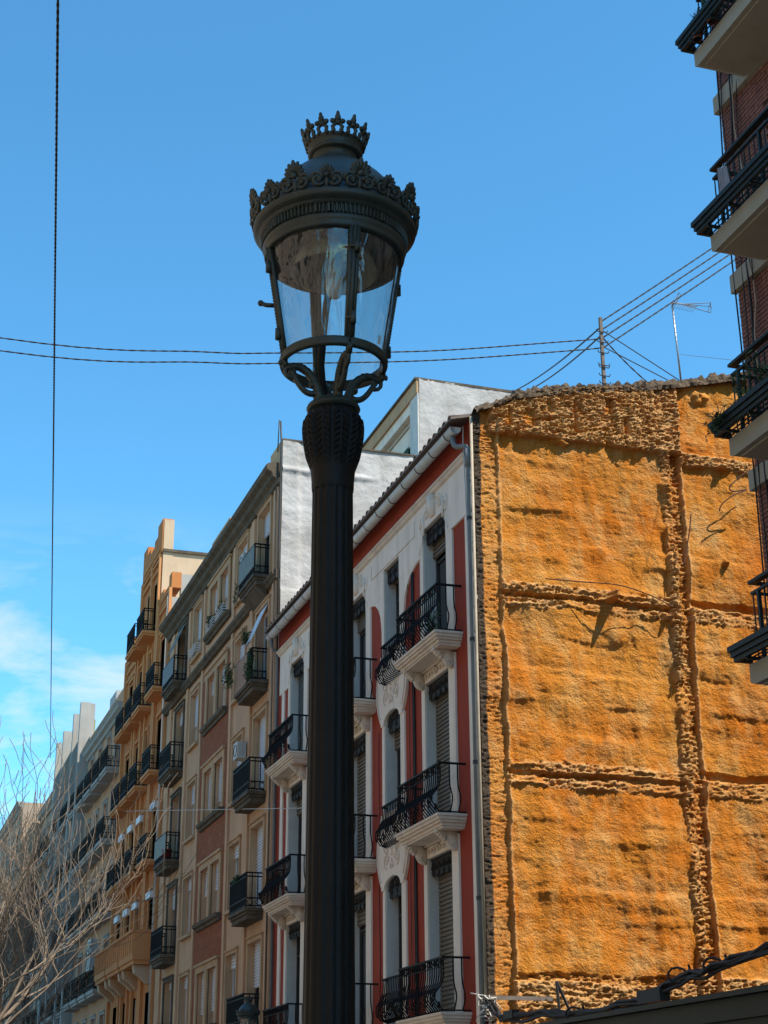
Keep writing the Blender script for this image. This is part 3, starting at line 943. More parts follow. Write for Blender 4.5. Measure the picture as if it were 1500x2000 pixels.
# ---- sprayed party wall
zt_x = [11.0, 11.18, 11.6, 11.9, 13.05, 14.25, 15.4, 16.2, 17.0, 18.3, 25.0]
zt_z = [15.42, 15.52, 15.72, 15.90, 16.18, 16.40, 16.62, 16.82, 17.05, 17.35, 15.3]
def topz(x): return np.interp(x, zt_x, zt_z)
xs = np.concatenate([np.arange(11.0, 17.9, 0.019), np.arange(17.95, 25.01, 0.35)])
zq = np.concatenate([np.array([0.0, 1.0, 2.0, 2.7]), np.arange(3.1, 17.4, 0.021)])
vv = zq / zq[-1]
X, V = np.meshgrid(xs, vv, indexing='ij')
Z0 = V * zq[-1]
TZ = topz(X)
Z = np.where(Z0 > 14.6, 14.6 + (Z0 - 14.6) / (zq[-1] - 14.6) * (TZ - 14.6), Z0)
wx = 0.05 * fbm(X * 2.2, Z * 2.2, 1) + 0.02 * fbm(X * 9, Z * 9, 2)
wz = 0.05 * fbm(X * 1.7, Z * 2.5, 3) + 0.03 * fbm(X * 8, Z * 8, 4)
h = 0.075 * fbm(X * 0.7, Z * 0.6, 5) + 0.055 * fbm(X * 0.45, Z * 1.9 + 0.15 * X, 6, 5, 0.55) + 0.10 * fbm(X * 1.6, Z * 0.6, 8, 4, 0.55) + 0.009 * fbm(X * 6, Z * 8, 9, 4, 0.65)
# folds: the foam was laid in horizontal passes, every pass a slightly different thickness
for zc, am, sd in ((14.35, 0.03, 1), (13.45, 0.045, 2), (12.75, -0.03, 3), (12.35, 0.05, 4), (10.75, 0.045, 5), (10.1, -0.04, 6), (9.45, 0.05, 7), (8.85, -0.03, 8), (7.15, 0.04, 9), (6.75, 0.04, 10), (5.9, -0.04, 11), (5.35, 0.03, 12)):
    e = Z - zc - 0.10 * fbm(X * 0.9, X * 0 + sd * 3.1, 20 + sd) - 0.03 * fbm(X * 6, Z * 2, 40 + sd)
    pres = sst(0.38, 0.62, vnoise(X * 0.8, X * 0 + sd * 5.3, 60 + sd))
    h = h + 0.8 * am * pres * sst(-0.03 - 0.06 * vnoise(X * 0.9, X * 0, 200 + sd), 0.03 + 0.06 * vnoise(X * 0.9, X * 0, 200 + sd), e) * np.exp(-np.maximum(e, 0) / 0.5)
for xc, am, sd in ((12.55, 0.06, 1), (13.75, 0.055, 2), (14.3, -0.06, 3), (16.5, 0.06, 4), (12.1, -0.04, 5)):
    e = X - xc - 0.30 * fbm(Z * 0.6, Z * 0 + sd * 4.1, 80 + sd) - 0.02 * fbm(Z * 6, X * 3, 90 + sd)
    pres = sst(0.42, 0.6, vnoise(Z * 0.55, Z * 0 + sd * 7.7, 100 + sd))
    h = h - am * pres * sst(-0.13, 0.13, e) * np.exp(-np.maximum(e, 0) / 0.5)
h = h + 0.03 * np.abs(fbm(X * 1.6 + 0.4 * Z, Z * 1.9, 15, 3)) + 0.011 * fbm(X * 17 + 6 * Z, Z * 17, 14, 2, 0.7)
rid = 1 - np.abs(fbm(X * 5 + 0.5 * wz, Z * 20, 11, 3, 0.6)) * 2.4          # torn brick courses
rid2 = 1 - np.abs(fbm(X * 14, Z * 15, 13, 3, 0.6)) * 2.0
rough = 0.62 * rid + 0.38 * rid2 - 0.5
patch = sst(0.30, 0.62, vnoise(X * 1.7, Z * 1.7, 141))
def zone(x0, x1, z0, z1, s=0.022):
    return sst(x0 - s, x0 + s, X + wx) * (1 - sst(x1 - s, x1 + s, X + wx)) * sst(z0 - s, z0 + s, Z + wz) * (1 - sst(z1 - s, z1 + s, Z + wz))
pale = np.zeros_like(X)
def lay(mask, base, ramp, pk=0.8):
    global h, pale
    h = h * (1 - mask) + mask * (base + ramp * rough + 0.5 * h)
    pale = np.maximum(pale, mask * np.clip(0.55 + 0.9 * rough, 0, 1) * pk)
# top zone stands proud, with pockets between the old beams
lay(zone(11.3, 15.10, 15.02, 18), 0.13, 0.12)
lay(zone(15.10, 15.66, 15.0, 18), 0.10, 0.11)
lay(zone(15.6, 18.5, 14.83, 15.10), 0.06, 0.10)
for px_, wd_, za, zb_ in ((11.72, 0.10, 15.22, 15.6), (12.15, 0.20, 15.25, 15.62), (12.62, 0.14, 15.6, 15.85), (13.2, 0.07, 15.2, 15.95), (13.95, 0.16, 15.75, 16.1), (14.35, 0.12, 15.3, 15.7)):
    m_ = zone(px_, px_ + wd_, za, zb_, 0.03)
    h = h * (1 - m_) + m_ * (0.01 + 0.3 * h)
    pale = pale * (1 - m_)
# floor bands: ledge, deep joint, ledge
for zb, zt in ((11.36, 11.84), (7.82, 8.30)):
    lay(zone(11.5, 15.25, zb, zt) * (0.45 + 0.55 * patch), 0.03, 0.10)
    for dz_, a_ in ((0.06, 0.05), (0.30, 0.045), (0.40, 0.05)):
        e = (Z + wz - zb - dz_) / 0.022
        h = h + a_ * np.exp(-e * e) * zone(11.5, 15.25, zb, zt) * sst(0.3, 0.55, vnoise(X * 2.2, Z * 0 + dz_ * 37, 170))
    mid = zb + 0.40 * (zt - zb)
    m_ = zone(11.5, 15.25, mid, mid + 0.09, 0.02) * (0.35 + 0.65 * patch)
    h = h - 0.12 * m_
    pale = pale * (1 - 0.8 * m_)
    m_ = zone(15.55, 18.5, zt - 0.14, zt, 0.015)
    h = h - 0.10 * m_
    lay(zone(15.55, 18.5, zb + 0.02, zt - 0.15) * (0.5 + 0.5 * patch), 0.03, 0.11)
lay(zone(11.5, 18.5, 3.2, 4.42), 0.03, 0.11)
m_ = zone(11.5, 15.2, 4.30, 4.42, 0.015); h = h - 0.06 * m_; pale = pale * (1 - 0.7 * m_)
# chase of the old chimney flue, torn and bulging on its left, hollow on its right
lay(zone(15.17, 15.40, 3, 15.05, 0.03) * (0.45 + 0.55 * patch), 0.08, 0.19, 0.8)
lay(zone(15.38, 15.62, 3, 15.05), -0.07, 0.10, 0.3)
e = (X + wx - 15.655) / 0.03
h = h + 0.06 * np.exp(-e * e) * (Z < 15)
pale = np.maximum(pale, 0.55 * np.exp(-e * e) * (Z < 15))
for zc, am in ((14.2, 0.20), (13.3, 0.16), (12.6, 0.10), (10.3, 0.16), (9.6, 0.12), (6.6, 0.12), (5.0, 0.1)):      # knuckles where the flue bulges to the side
    e = ((X - 15.20) / 0.13) ** 2 + ((Z - zc) / 0.28) ** 2
    h = h + am * np.exp(-e) * vnoise(X * 5, Z * 5, 120)
# left margin: bare old edge, ragged strip, lip
lay(zone(11.14, 11.50, 3, 15.35), -0.03, 0.035, 0.2)
e = (X + wx - 11.53) / 0.03
h = h + 0.055 * np.exp(-e * e) * (Z < 15.0)
pale = np.maximum(pale, 0.5 * np.exp(-e * e) * (Z < 15))
edge = 1 - sst(11.13, 11.17, X + 0.6 * wx)
h = h * (1 - edge) + edge * (0.0 + 0.05 * rough)
grey = np.maximum(edge, sst(-0.17, -0.05, Z - TZ + 0.07 * fbm(X * 3, Z * 3, 31)) * (X > 11.3) * 0.6)
# a few torn foam runs sticking out that throw long shadows
for bx, bz, rx, rz, am in ((13.84, 11.70, 0.10, 0.07, 0.32), (15.05, 11.45, 0.09, 0.06, 0.16), (16.5, 12.75, 0.07, 0.05, 0.12), (16.2, 16.45, 0.25, 0.14, 0.10), (12.95, 14.98, 0.2, 0.06, 0.12), (16.6, 14.85, 0.12, 0.05, 0.15)):
    e = ((X - bx + 2 * wx) / rx) ** 2 + ((Z - bz + 2 * wz) / rz) ** 2
    h = h + am * np.exp(-e * e) * (0.4 + vnoise(X * 12, Z * 12, 150))
fade = sst(3.0, 3.2, Z) * (1 - sst(17.85, 17.95, X))
h = np.clip(h, -0.15, 0.5) * fade
Yw = Y0 - 0.02 - h
nx_, nz_ = X.shape
verts = np.stack([X, Yw, Z], -1).reshape(-1, 3)
idx = np.arange(nx_ * nz_).reshape(nx_, nz_)
faces = np.stack([idx[:-1, :-1], idx[1:, :-1], idx[1:, 1:], idx[:-1, 1:]], -1).reshape(-1, 4)
def bigmesh(name, verts, faces, m, smooth=True):
    me = bpy.data.meshes.new(name)
    nv, nf = len(verts), len(faces)
    me.vertices.add(nv); me.vertices.foreach_set('co', verts.astype(np.float32).ravel())
    me.loops.add(nf * 4); me.loops.foreach_set('vertex_index', faces.astype(np.int32).ravel())
    me.polygons.add(nf)
    me.polygons.foreach_set('loop_start', np.arange(0, nf * 4, 4, dtype=np.int32))
    me.polygons.foreach_set('use_smooth', np.full(nf, smooth))
    me.update(calc_edges=True)
    me.validate()
    me.materials.append(m)
    return me
me = bigmesh('party_wall', verts, faces, M_foam)
for nm, ar in (('pale', pale), ('grey', grey)):
    at = me.attributes.new(nm, 'FLOAT', 'POINT')
    at.data.foreach_set('value', ar.astype(np.float32).ravel())
pw = place('party_wall', me, (0, 0, 0), red)
pw['label'] = 'rough orange sprayed foam coating on the party wall'
# ragged mortar verge along the top of the wall
xs_ = np.arange(11.02, 18.3, 0.03)
ring = 9
vv_ = []
for x in xs_:
    zt = float(topz(x))
    nz1 = float(fbm(np.array([x * 2.5]), np.array([0.3]), 50)[0]); 
    fat = 0.15 + 0.05 * nz1 + (0.03 if x > 11.9 else -0.05)
    for k in range(ring):
        a = math.pi * (1.15 * k / (ring - 1) - 0.1)
        nn = float(fbm(np.array([x * 9.0 + k * 0.5]), np.array([k * 0.9]), 55)[0])
        rr = fat * (1 + 0.7 * nn)
        vv_.append((x, Y0 - 0.02 - 0.16 * math.cos(a) * (1 + 0.4 * nn), zt - 0.06 + rr * math.sin(a)))
vg = MB()
nn_ = len(xs_)
vg.add(vv_, [(i * ring + k, (i + 1) * ring + k, (i + 1) * ring + k + 1, i * ring + k + 1) for i in range(nn_ - 1) for k in range(ring - 1)])
vg.build('roof_verge', mat('verge_mortar', (0.15, 0.105, 0.065), (0.06, 0.044, 0.03), 0.95, 7, 0.06, 14), red, False)

# ================================================================== BEIGE BUILDING
A0, A1 = 43.27, 60.55
bei = thing('beige_building', (11, 52, 0), 'tall beige building with red brick panels, dark cornice and white end wall', 'building')
CF = [17.45, 14.2, 10.95, 7.7, 4.45]
doors = [(44.42, 45.92), (57.05, 58.55)]
sing = [(47.4, 48.75), (54.35, 55.7)]
dbl = [(49.98, 51.22), (51.52, 52.80)]
ops = []
for f, z in enumerate(CF):
    for a, b in doors: ops.append((a, b, z, z + 2.42))
    for a, b in sing: ops.append((a, b, z + 0.42, z + 2.36))
    for a, b in dbl: ops.append((a, b, z + 0.52, z + 2.22))
wall_holes(A0, A1, 0, 20.15, ops, 0.45).build('wall', M_beige, bei)
pb = wall_holes(49.3, 53.62, 0, 16.5, [q for q in ops if q[0] > 49.5 and q[1] < 53], 0.0, o=0.03)
pb.build('brick_panel', M_brickp, bei)
rng = random.Random(11)
for f, z in enumerate(CF):
    for j, (a, b) in enumerate(doors):
        if j == 0: surround(bei, a, b, z, z + 2.42, M_beige2, 0.12, 0.06, False)
        else: surround(bei, a, b, z, z + 2.42, M_corn, 0.12, 0.06, False)
        window(bei, a, b, z, z + 2.42, 0.26, M_framew if (f + j) % 2 else M_framed, M_shutw, [0.3, 0.0, 0.9, 0.95, 0.5][f] if j == 0 else [0, 0.2, 0.0, 0.3, 0.1][f])
    for j, (a, b) in enumerate(sing):
        surround(bei, a, b, z + 0.42, z + 2.36, M_beige2, 0.10, 0.05)
        window(bei, a, b, z + 0.42, z + 2.36, 0.24, M_framew, M_shutw, rng.choice([0.2, 0.35, 0.6]))
    mb = MB()
    u0, u1 = dbl[0][0], dbl[1][1]
    mb.fbox(u0 - 0.24, u0, z + 0.52, z + 2.22, 0.03, 0.08); mb.fbox(u1, u1 + 0.24, z + 0.52, z + 2.22, 0.03, 0.08)
    mb.fbox(u0 - 0.24, u1 + 0.24, z + 2.22, z + 2.42, 0.03, 0.08); mb.fbox(u0 - 0.30, u1 + 0.30, z + 2.42, z + 2.50, 0.03, 0.13)
    mb.fbox(dbl[0][1], dbl[1][0], z + 0.52, z + 2.22, 0.002, 0.10)
    mb.build('surround', M_beige2, bei)
    MB().prof([(0.03, z + 0.30), (0.10, z + 0.30), (0.12, z + 0.38), (0.20, z + 0.42), (0.22, z + 0.52), (0.03, z + 0.52)], u0 - 0.34, u1 + 0.34).build('sill', M_corn, bei)
    for a, b in dbl: window(bei, a, b, z + 0.52, z + 2.22, 0.22, M_framew, M_shutw, rng.choice([0.35, 0.5, 0.75]), mull=0)
# pilaster strips
for a, b in ((43.5, 43.95), (46.35, 46.75), (49.0, 49.28), (53.64, 53.9), (56.2, 56.5), (59.3, 59.75)):
    MB().fbox(a, b, 0.0, 17.0, 0.002, 0.07).build('pilaster', M_beige, bei)
    MB().fbox(a, b, 17.35, 19.95, 0.002, 0.07).build('pilaster', M_beige, bei)
MB().prof([(0.002, 16.98), (0.12, 17.0), (0.15, 17.06), (0.22, 17.12), (0.24, 17.2), (0.14, 17.26), (0.002, 17.32)], A0 + 0.04, A1).build('string_course', M_corn, bei)
co = MB()
co.prof([(0.002, 19.98), (0.10, 20.0), (0.14, 20.12), (0.26, 20.2), (0.30, 20.32), (0.44, 20.40), (0.48, 20.54), (0.40, 20.60), (0.002, 20.66)], A0 + 0.03, A1)
co.build('cornice', M_corn, bei)
pa = MB()
pa.fbox(A0 + 0.02, A1, 20.15, 21.15, -0.25, -0.02)
for a, b, t in ((A0 + 0.02, 44.6, 21.38), (46.9, 48.2, 21.3), (50.2, 53.0, 21.45), (55, 56.5, 21.3), (58.9, A1, 21.35)):
    pa.fbox(a, b, 20.2, t, -0.27, 0.03)
pa.build('parapet', M_beige2, bei)
MB().fbox(A0 + 0.0, A1 + 0.03, 21.15, 21.22, -0.30, -0.275).build('coping', M_corn, bei)
# white end wall
xs_ = np.arange(11.0, 20.01, 0.06); zs_ = np.arange(13.4, 21.4, 0.06)
X2, Z2 = np.meshgrid(xs_, zs_, indexing='ij')
hh = 0.035 * fbm(X2 * 0.9, Z2 * 0.9, 61) + 0.022 * fbm(X2 * 3, Z2 * 4, 63, 4, 0.6)
hh += 0.06 * sst(20.32, 20.42, Z2 + 0.04 * fbm(X2 * 2, Z2, 66)) * (1 - sst(20.45, 20.55, Z2)) * (1 - sst(13.5, 14.2, X2))
hh += 0.05 * (1 - sst(11.5, 11.62, X2 + 0.06 * fbm(Z2 * 1.5, X2, 67)))
hh += 0.04 * (1 - sst(16.6, 16.7, Z2 + 0.05 * fbm(X2 * 1.2, Z2, 68)))
P2 = np.stack([X2, A0 - hh, Z2], -1).reshape(-1, 3)
i2 = np.arange(X2.size).reshape(X2.shape)
F2 = np.stack([i2[:-1, :-1], i2[1:, :-1], i2[1:, 1:], i2[:-1, 1:]], -1).reshape(-1, 4)
place('end_wall', bigmesh('end_wall', P2, F2, M_party), (0, 0, 0), bei)['label'] = 'white plastered end wall above the red roof'
sw = MB()
sw.add([(20, A0, 13), (25, A0, 13), (25, A0, 21.4), (20, A0, 21.4)], [(0, 1, 2, 3)])
sw.add([(11.02, A1, 0), (25, A1, 0), (25, A1, 21.2), (11.02, A1, 21.2)], [(0, 1, 2, 3)])
sw.add([(25, A0, 0), (25, A1, 0), (25, A1, 21.2), (25, A0, 21.2)], [(0, 1, 2, 3)])
sw.build('side_wall', M_party, bei)
MB().add([(11.1, A0, 21.0), (25, A0, 21.0), (25, A1, 21.0), (11.1, A1, 21.0)], [(0, 1, 2, 3)]).build('roof', M_tile, bei)
MB().box(11.0, 20.0, A0 - 0.05, A0 + 0.2, 21.37, 21.42).build('coping', M_corn, bei)
# penthouse set back on the roof, its white wall flush with the end wall
ph = MB()
xs_ = np.arange(15.36, 20.4, 0.08); zs_ = np.arange(21.0, 24.06, 0.08)
X2, Z2 = np.meshgrid(xs_, zs_, indexing='ij')
hh = 0.03 * fbm(X2 * 1.2, Z2 * 1.2, 71) + 0.018 * fbm(X2 * 4, Z2 * 5, 73, 4, 0.6)
P2 = np.stack([X2, A0 - 0.09 - hh, Z2], -1).reshape(-1, 3)
i2 = np.arange(X2.size).reshape(X2.shape)
F2 = np.stack([i2[:-1, :-1], i2[1:, :-1], i2[1:, 1:], i2[:-1, 1:]], -1).reshape(-1, 4)
pho = place('penthouse', bigmesh('penthouse', P2, F2, M_party), (0, 0, 0), bei)
F15 = FR(15.36)
wall_holes(A0 - 0.09, 56, 21.0, 23.55, [(43.95, 48.6, 21.0, 23.2)], 0.25, F15).build('penthouse_front', M_white, pho)
MB().fbox(A0 - 0.08, 56, 23.55, 24.0, -0.3, 0.08, F15).build('penthouse_eave', M_beige2, pho)
MB().fbox(A0 - 0.10, 56, 24.0, 24.08, -5, 0.14, F15).build('penthouse_roof', M_corn, pho)
mb = MB().fbox(43.95, 48.6, 21.0, 23.2, -0.27, -0.25, F15); mb.build('infill', M_white, pho)
mb = MB()
mb.tube([F15.P(44.1, -0.2, 21.1), F15.P(44.1, -0.2, 23.0), F15.P(44.3, -0.2, 23.1), F15.P(48.3, -0.2, 23.1)], 0.03, 6)
mb.fbox(A0 - 0.08, 43.93, 21.0, 23.55, 0.0, 0.05, F15); mb.build('pipe', M_gut, pho)
window(pho, 44.6, 46.2, 21.0, 22.3, 0.22, M_framed, mat('green_shutter', (0.03, 0.10, 0.06), (0.025, 0.08, 0.05), 0.7), 0.8, fr=F15)
# corner drain and aerial on the edge
MB().tube([(10.93, A0 + 0.02, 22.0), (10.95, A0 - 0.06, 21.3), (10.93, A0 - 0.06, 18.0), (10.95, A0 - 0.05, 14.2)], 0.03, 6).build('drain_pipe', M_framed, bei, True)
MB().tube([(10.95, A0 + 0.35, 20.1), (10.93, A0 + 0.34, 0.2)], 0.055, 8).build('downpipe', M_corn, bei, True)
for f, z in enumerate(CF):
    b = balcony(bei, 44.33, 46.42, z - 0.02, 0.55, M_corn, M_iron, 'tier', orn=True)
    if f == 0:
        MB().fbox(44.40, 46.36, z + 0.22, z + 0.9, 0.515, 0.53).build('glass_panel', M_netg, b)
        MB().prof([(0.05, z - 0.66), (0.42, z - 0.34), (0.42, z - 0.32), (0.05, z - 0.32)], 44.55, 46.2).build('soffit', M_corn, b)
    if f == 1:
        MB().fbox(44.95, 46.37, z + 0.02, z + 0.92, 0.515, 0.53).build('reed_screen', M_mat, b)
    b = balcony(bei, 56.75, 58.95, z - 0.02, 0.55, M_corn, M_iron, 'tier', orn=True)
    if f in (0, 2):
        MB().fbox(56.82, 58.9, z + 0.22, z + 0.9, 0.515, 0.53).build('glass_panel', M_netg if f else M_framed, b)
for (a, b) in ((50.0, 51.2), (51.55, 52.8), (54.4, 55.65)):       # pale flower-box rails in the top windows
    mb = MB(); z = CF[0] + (0.52 if a < 54 else 0.42)
    for k in range(4): mb.tube([R.P(a, 0.0, z + 0.06 + 0.09 * k), R.P(a + 0.04, 0.2, z + 0.06 + 0.09 * k), R.P(b - 0.04, 0.2, z + 0.06 + 0.09 * k), R.P(b, 0.0, z + 0.06 + 0.09 * k)], 0.014, 5)
    mb.build('window_rail', M_framew, bei)
# sloping awnings over two doors
for a, b, z, m in ((44.45, 45.4, CF[1], M_shutw), (57.1, 58.5, CF[0], M_awn)):
    mb = MB()
    p = [R.P(a, 0.05, z + 2.35), R.P(b, 0.05, z + 2.35), R.P(b, 0.5, z + 1.25), R.P(a, 0.5, z + 1.25)]
    mb.add(p, [(0, 1, 2, 3)]); mb.add([(x, y, q + 0.02) for x, y, q in p], [(0, 1, 2, 3)])
    mb.build('awning', m, bei)

# ================================================================== OCHRE BUILDING
D0, D1 = 60.6, 71.25
och = thing('ochre_building', (11, 66, 0), 'orange ochre building with stepped roof tower and rows of black railed balconies', 'building')
DF = [18.3, 15.0, 11.6, 8.2, 4.6]
dc = [(60.95, 62.85), (64.1, 65.85), (66.25, 67.95), (68.3, 70.4)]
ops = []
for z in DF:
    for a, b in dc: ops.append(((a + b) / 2 - 0.5, (a + b) / 2 + 0.5, z, z + 2.25))
for a, b in ((63.9, 64.75), (65.5, 66.3)): ops.append((a, b, 21.45, 23.65))
wall_holes(D0, 63.2, 0, 22.3, ops, 0.3).build('wall', M_ochre, och)
wall_holes(63.2, 67.7, 0, 24.7, ops, 0.3).build('wall', M_ochre, och)
wall_holes(67.7, D1, 0, 22.0, ops, 0.3).build('wall', M_ochre, och)
for q in ops: window(och, *q, 0.26, M_framed, M_shutw, 0.1 if q[2] > 5 else 0.6)
tw = MB()
for a, b, t in ((63.2, 64.3, 26.2), (64.3, 65.0, 25.75), (65.0, 65.9, 25.5), (65.9, 66.7, 25.75), (66.7, 67.7, 26.15)):
    tw.fbox(a, b, 24.7, t, -0.40, 0.05)
tw.build('tower_parapet', M_ochre, och)
MB().box(11.01, 11.43, 63.17, 63.196, 22.3, 26.15).build('tower_edge', M_ochres, och)
sd = MB()
sd.add([(11.3, 63.19, 20), (19, 63.19, 20), (19, 63.19, 24.7), (11.3, 63.19, 24.7)], [(0, 1, 2, 3)])
sd.build('tower_side', M_ochres, och)
MB().box(11.0, 19, 63.1, 67.7, 24.7, 24.82).build('tower_roof', M_corn, och)
for a, b, t in ((60.6, 61.15, 22.95), (61.15, 62.3, 22.55), (62.3, 63.15, 22.75)):
    MB().fbox(a, b, 22.3, t, -0.35, 0.04).build('parapet', M_ochre, och)
for a, b, t in ((67.75, 69.2, 22.3), (69.2, 70.4, 22.7), (70.4, 71.2, 22.4)):
    MB().fbox(a, b, 22.0, t, -0.35, 0.04).build('parapet', M_ochre, och)
mass(och, D0 + 0.02, D1, 21.9, M_greyc)
MB().box(11.35, 13.5, D0 + 0.03, D0 + 0.3, 21.2, 22.9).build('roof_wall', M_greyc, och)
for u, z1 in ((60.72, 22.3), (63.05, 22.3), (63.35, 24.6), (65.1, 24.6), (67.5, 24.6), (68.1, 22.0), (70.95, 22.0), (66.05, 21.0)):
    MB().fbox(u - 0.12, u + 0.12, 0, z1, 0.002, 0.12).build('pilaster', M_ochre2, och)
for z in DF[:4]:                         # raised panels above the doors
    for a, b in dc:
        c = (a + b) / 2
        mb = MB()
        mb.fbox(c - 0.62, c - 0.5, z, z + 2.4, 0.002, 0.06); mb.fbox(c + 0.5, c + 0.62, z, z + 2.4, 0.002, 0.06); mb.fbox(c - 0.62, c + 0.62, z + 2.4, z + 2.52, 0.002, 0.08)
        mb.build('surround', M_ochre2, och)
for u0, u1 in ((63.55, 64.9), (65.3, 67.2)):
    for z in (24.0, 24.4, 24.9): MB().fbox(u0, u1, z, z + 0.1, 0.002, 0.09).build('moulding', M_ochre2, och)
for u0, u1 in ((60.95, 62.9), (68.3, 70.7)):
    for z in (20.9, 21.3, 21.75): MB().fbox(u0, u1, z, z + 0.1, 0.002, 0.08).build('moulding', M_ochre2, och)
for a, b in ((63.75, 65.55), (66.0, 68.0)):
    balcony(och, a, b, 21.4, 0.6, M_ochre2, M_iron, 'plain', orn=False, pitch=0.14)
for z in DF[:3]:
    for a, b in dc: balcony(och, a, b, z, 0.55, M_ochre2, M_iron, 'plain', orn=False, pitch=0.14)
for a, b in ((61.3, 64.4), (64.6, 67.7), (67.9, 70.6)):          # masonry balconies on the lower floor
    bb = balcony(och, a, b, 8.15, 0.75, M_ochre2, M_iron, 'plain', rail=False, thick=0.35)
    mb = MB().fbox(a, b, 8.15, 8.95, 0.66, 0.74)
    mb.fbox(a, a + 0.08, 8.15, 8.95, 0.0, 0.66); mb.fbox(b - 0.08, b, 8.15, 8.95, 0.0, 0.66)
    mb.fbox(a - 0.04, b + 0.04, 8.95, 9.05, 0.0, 0.80)
    for k in range(7): mb.fbox(a + 0.08 + k * (b - a - 0.16) / 6 - 0.04, a + 0.08 + k * (b - a - 0.16) / 6 + 0.04, 8.2, 8.95, 0.74, 0.78)
    mb.build('balustrade', M_ochre2, bb)
    for c in (a + 0.4, b - 0.4):
        MB().prof([(0.0, 7.1), (0.15, 7.15), (0.35, 7.35), (0.6, 7.5), (0.65, 7.79), (0.0, 7.79)], c - 0.18, c + 0.18).build('corbel', M_ochres, bb)
for a, b in dc:                          # pale blind boxes over the lower doors
    c = (a + b) / 2
    for z in (11.6, 8.2): MB().fbox(c - 0.5, c + 0.5, z + 2.05, z + 2.3, 0.02, 0.18).build('blind_box', M_framew, och)
MB().tube([(10.9, D0 + 0.12, 22.0), (10.9, D0 + 0.12, 0.2)], 0.07, 8).build('downpipe', M_greyc, och, True)

# ================================================================== PINK, FINNED AND FAR BUILDINGS
def row(name, label, u0, u1, ztop, wallm, floors, cols, wd, hgt, fr=R, frame=M_framed, balc=None, trim=None, corn=True, shut=0.3, sidem=None, seed=1):
    rt = thing(name, (fr.x, (u0 + u1) / 2, 0), label, 'building')
    ops_ = [(c - wd / 2, c + wd / 2, z, z + hgt) for z in floors for c in cols]
    wall_holes(u0, u1, 0, ztop, ops_, 0.3, fr).build('wall', wallm, rt)
    rg = random.Random(seed)
    for q in ops_: window(rt, *q, 0.26, frame, M_shutw, shut * rg.random() * 2, fr=fr)
    mass(rt, u0, u1, ztop - 0.05, sidem or wallm, 12, fr)
    if corn:
        MB().prof([(0.002, ztop - 0.5), (0.10, ztop - 0.48), (0.14, ztop - 0.34), (0.28, ztop - 0.26), (0.30, ztop - 0.12), (0.40, ztop), (0.002, ztop)], u0, u1, fr).build('cornice', trim or wallm, rt)
    for z in floors:
        if trim:
            for c in cols:
                surround(rt, c - wd / 2, c + wd / 2, z, z + hgt, trim, 0.10, 0.04, balc is None, fr)
        if balc:
            for a, b in balc[0]: balcony(rt, a, b, z - 0.02, balc[1], balc[2], M_iron, 'plain', fr, orn=False, pitch=0.14, thick=0.26)
    return rt
pk = row('pink_building', 'salmon pink building with grey balcony slabs between ochre building and concrete fins', 71.3, 82.2, 20.3, M_pink, [17.4, 14.2, 11.0, 7.8, 4.6], [72.7, 75.3, 78.0, 80.6], 1.1, 2.2,
    balc=([(71.75, 73.9), (74.3, 76.4), (76.9, 79.0), (79.5, 81.7)], 0.62, M_greyc), trim=M_greyc)
MB().fbox(71.35, 82.1, 20.3, 21.1, -0.3, -0.02).build('parapet', M_pink, pk)
mb = MB().box(11.8, 14.5, 73.0, 76.0, 20.3, 22.6); mb.build('roof_hut', M_party, pk)
mb = MB().box(11.6, 14.0, 78.0, 80.0, 20.3, 22.6); mb.build('roof_hut', M_party, pk)
fb = row('finned_building', 'grey building with tall vertical concrete fins rising above its roof', 82.25, 93.4, 21.2, M_finp, [17.6, 14.3, 11.0, 7.7, 4.4], [84.2, 87.4, 90.9], 1.6, 2.2, balc=([(83.5, 85.0), (86.1, 89.0), (90.1, 91.8)], 0.5, M_greyc), corn=False)
for u, o_ in ((82.9, 0.5), (85.5, 0.5), (89.6, 0.5), (92.5, 0.5)):
    MB().fbox(u - 0.17, u + 0.17, 0, 23.1, 0.002, o_).build('fin', M_greyc, fb)
    MB().fbox(u - 0.165, u + 0.165, 21.2, 23.05, -0.25, 0.0).build('fin_head', M_greyc, fb)
for a, b in ((83.1, 85.3), (85.7, 89.4), (89.8, 92.3)):
    MB().fbox(a, b, 21.2, 22.3, -0.35, -0.1).build('roof_screen', M_moss, fb)
cb = row('cream_building', 'cream building behind bare branches just past the finned building', 93.5, 101.8, 20.6, M_tan, [17.2, 14.0, 10.8, 7.6, 4.4], [95, 97.6, 100.2], 1.2, 2.1, balc=([(94.2, 95.8), (96.8, 98.4), (99.4, 101)], 0.5, M_greyc), trim=M_greyc)
F98 = FR(9.8)
hb = row('corner_building', 'sunlit tan end wall of a far building seen through branches', 102.0, 116.0, 21.5, M_tan, [17.6, 14.4, 11.2, 8.0, 4.8], [104, 107, 110, 113], 1.2, 2.1, F98, trim=M_greyc)
for z in (6.0, 9.2, 12.4, 15.6):
    MB().box(10.6, 11.5, 101.94, 101.99, z, z + 1.3).build('window', M_framed, hb)
far = thing('far_building', (3, 190, 0), 'distant ochre building at the end of the street behind the trees', 'building')
mb = MB().box(-12, 10, 190, 205, 0, 24); mb.build('wall', M_copper, far)
MB().box(-12.3, 10.3, 189.6, 205, 24, 24.8).build('roof', M_tile, far)
for z in (3, 6.5, 10, 13.5, 17, 20.5):
    for x in range(-10, 10, 3): MB().box(x, x + 1.2, 189.93, 190.02, z, z + 1.9).build('window', M_framed, far)

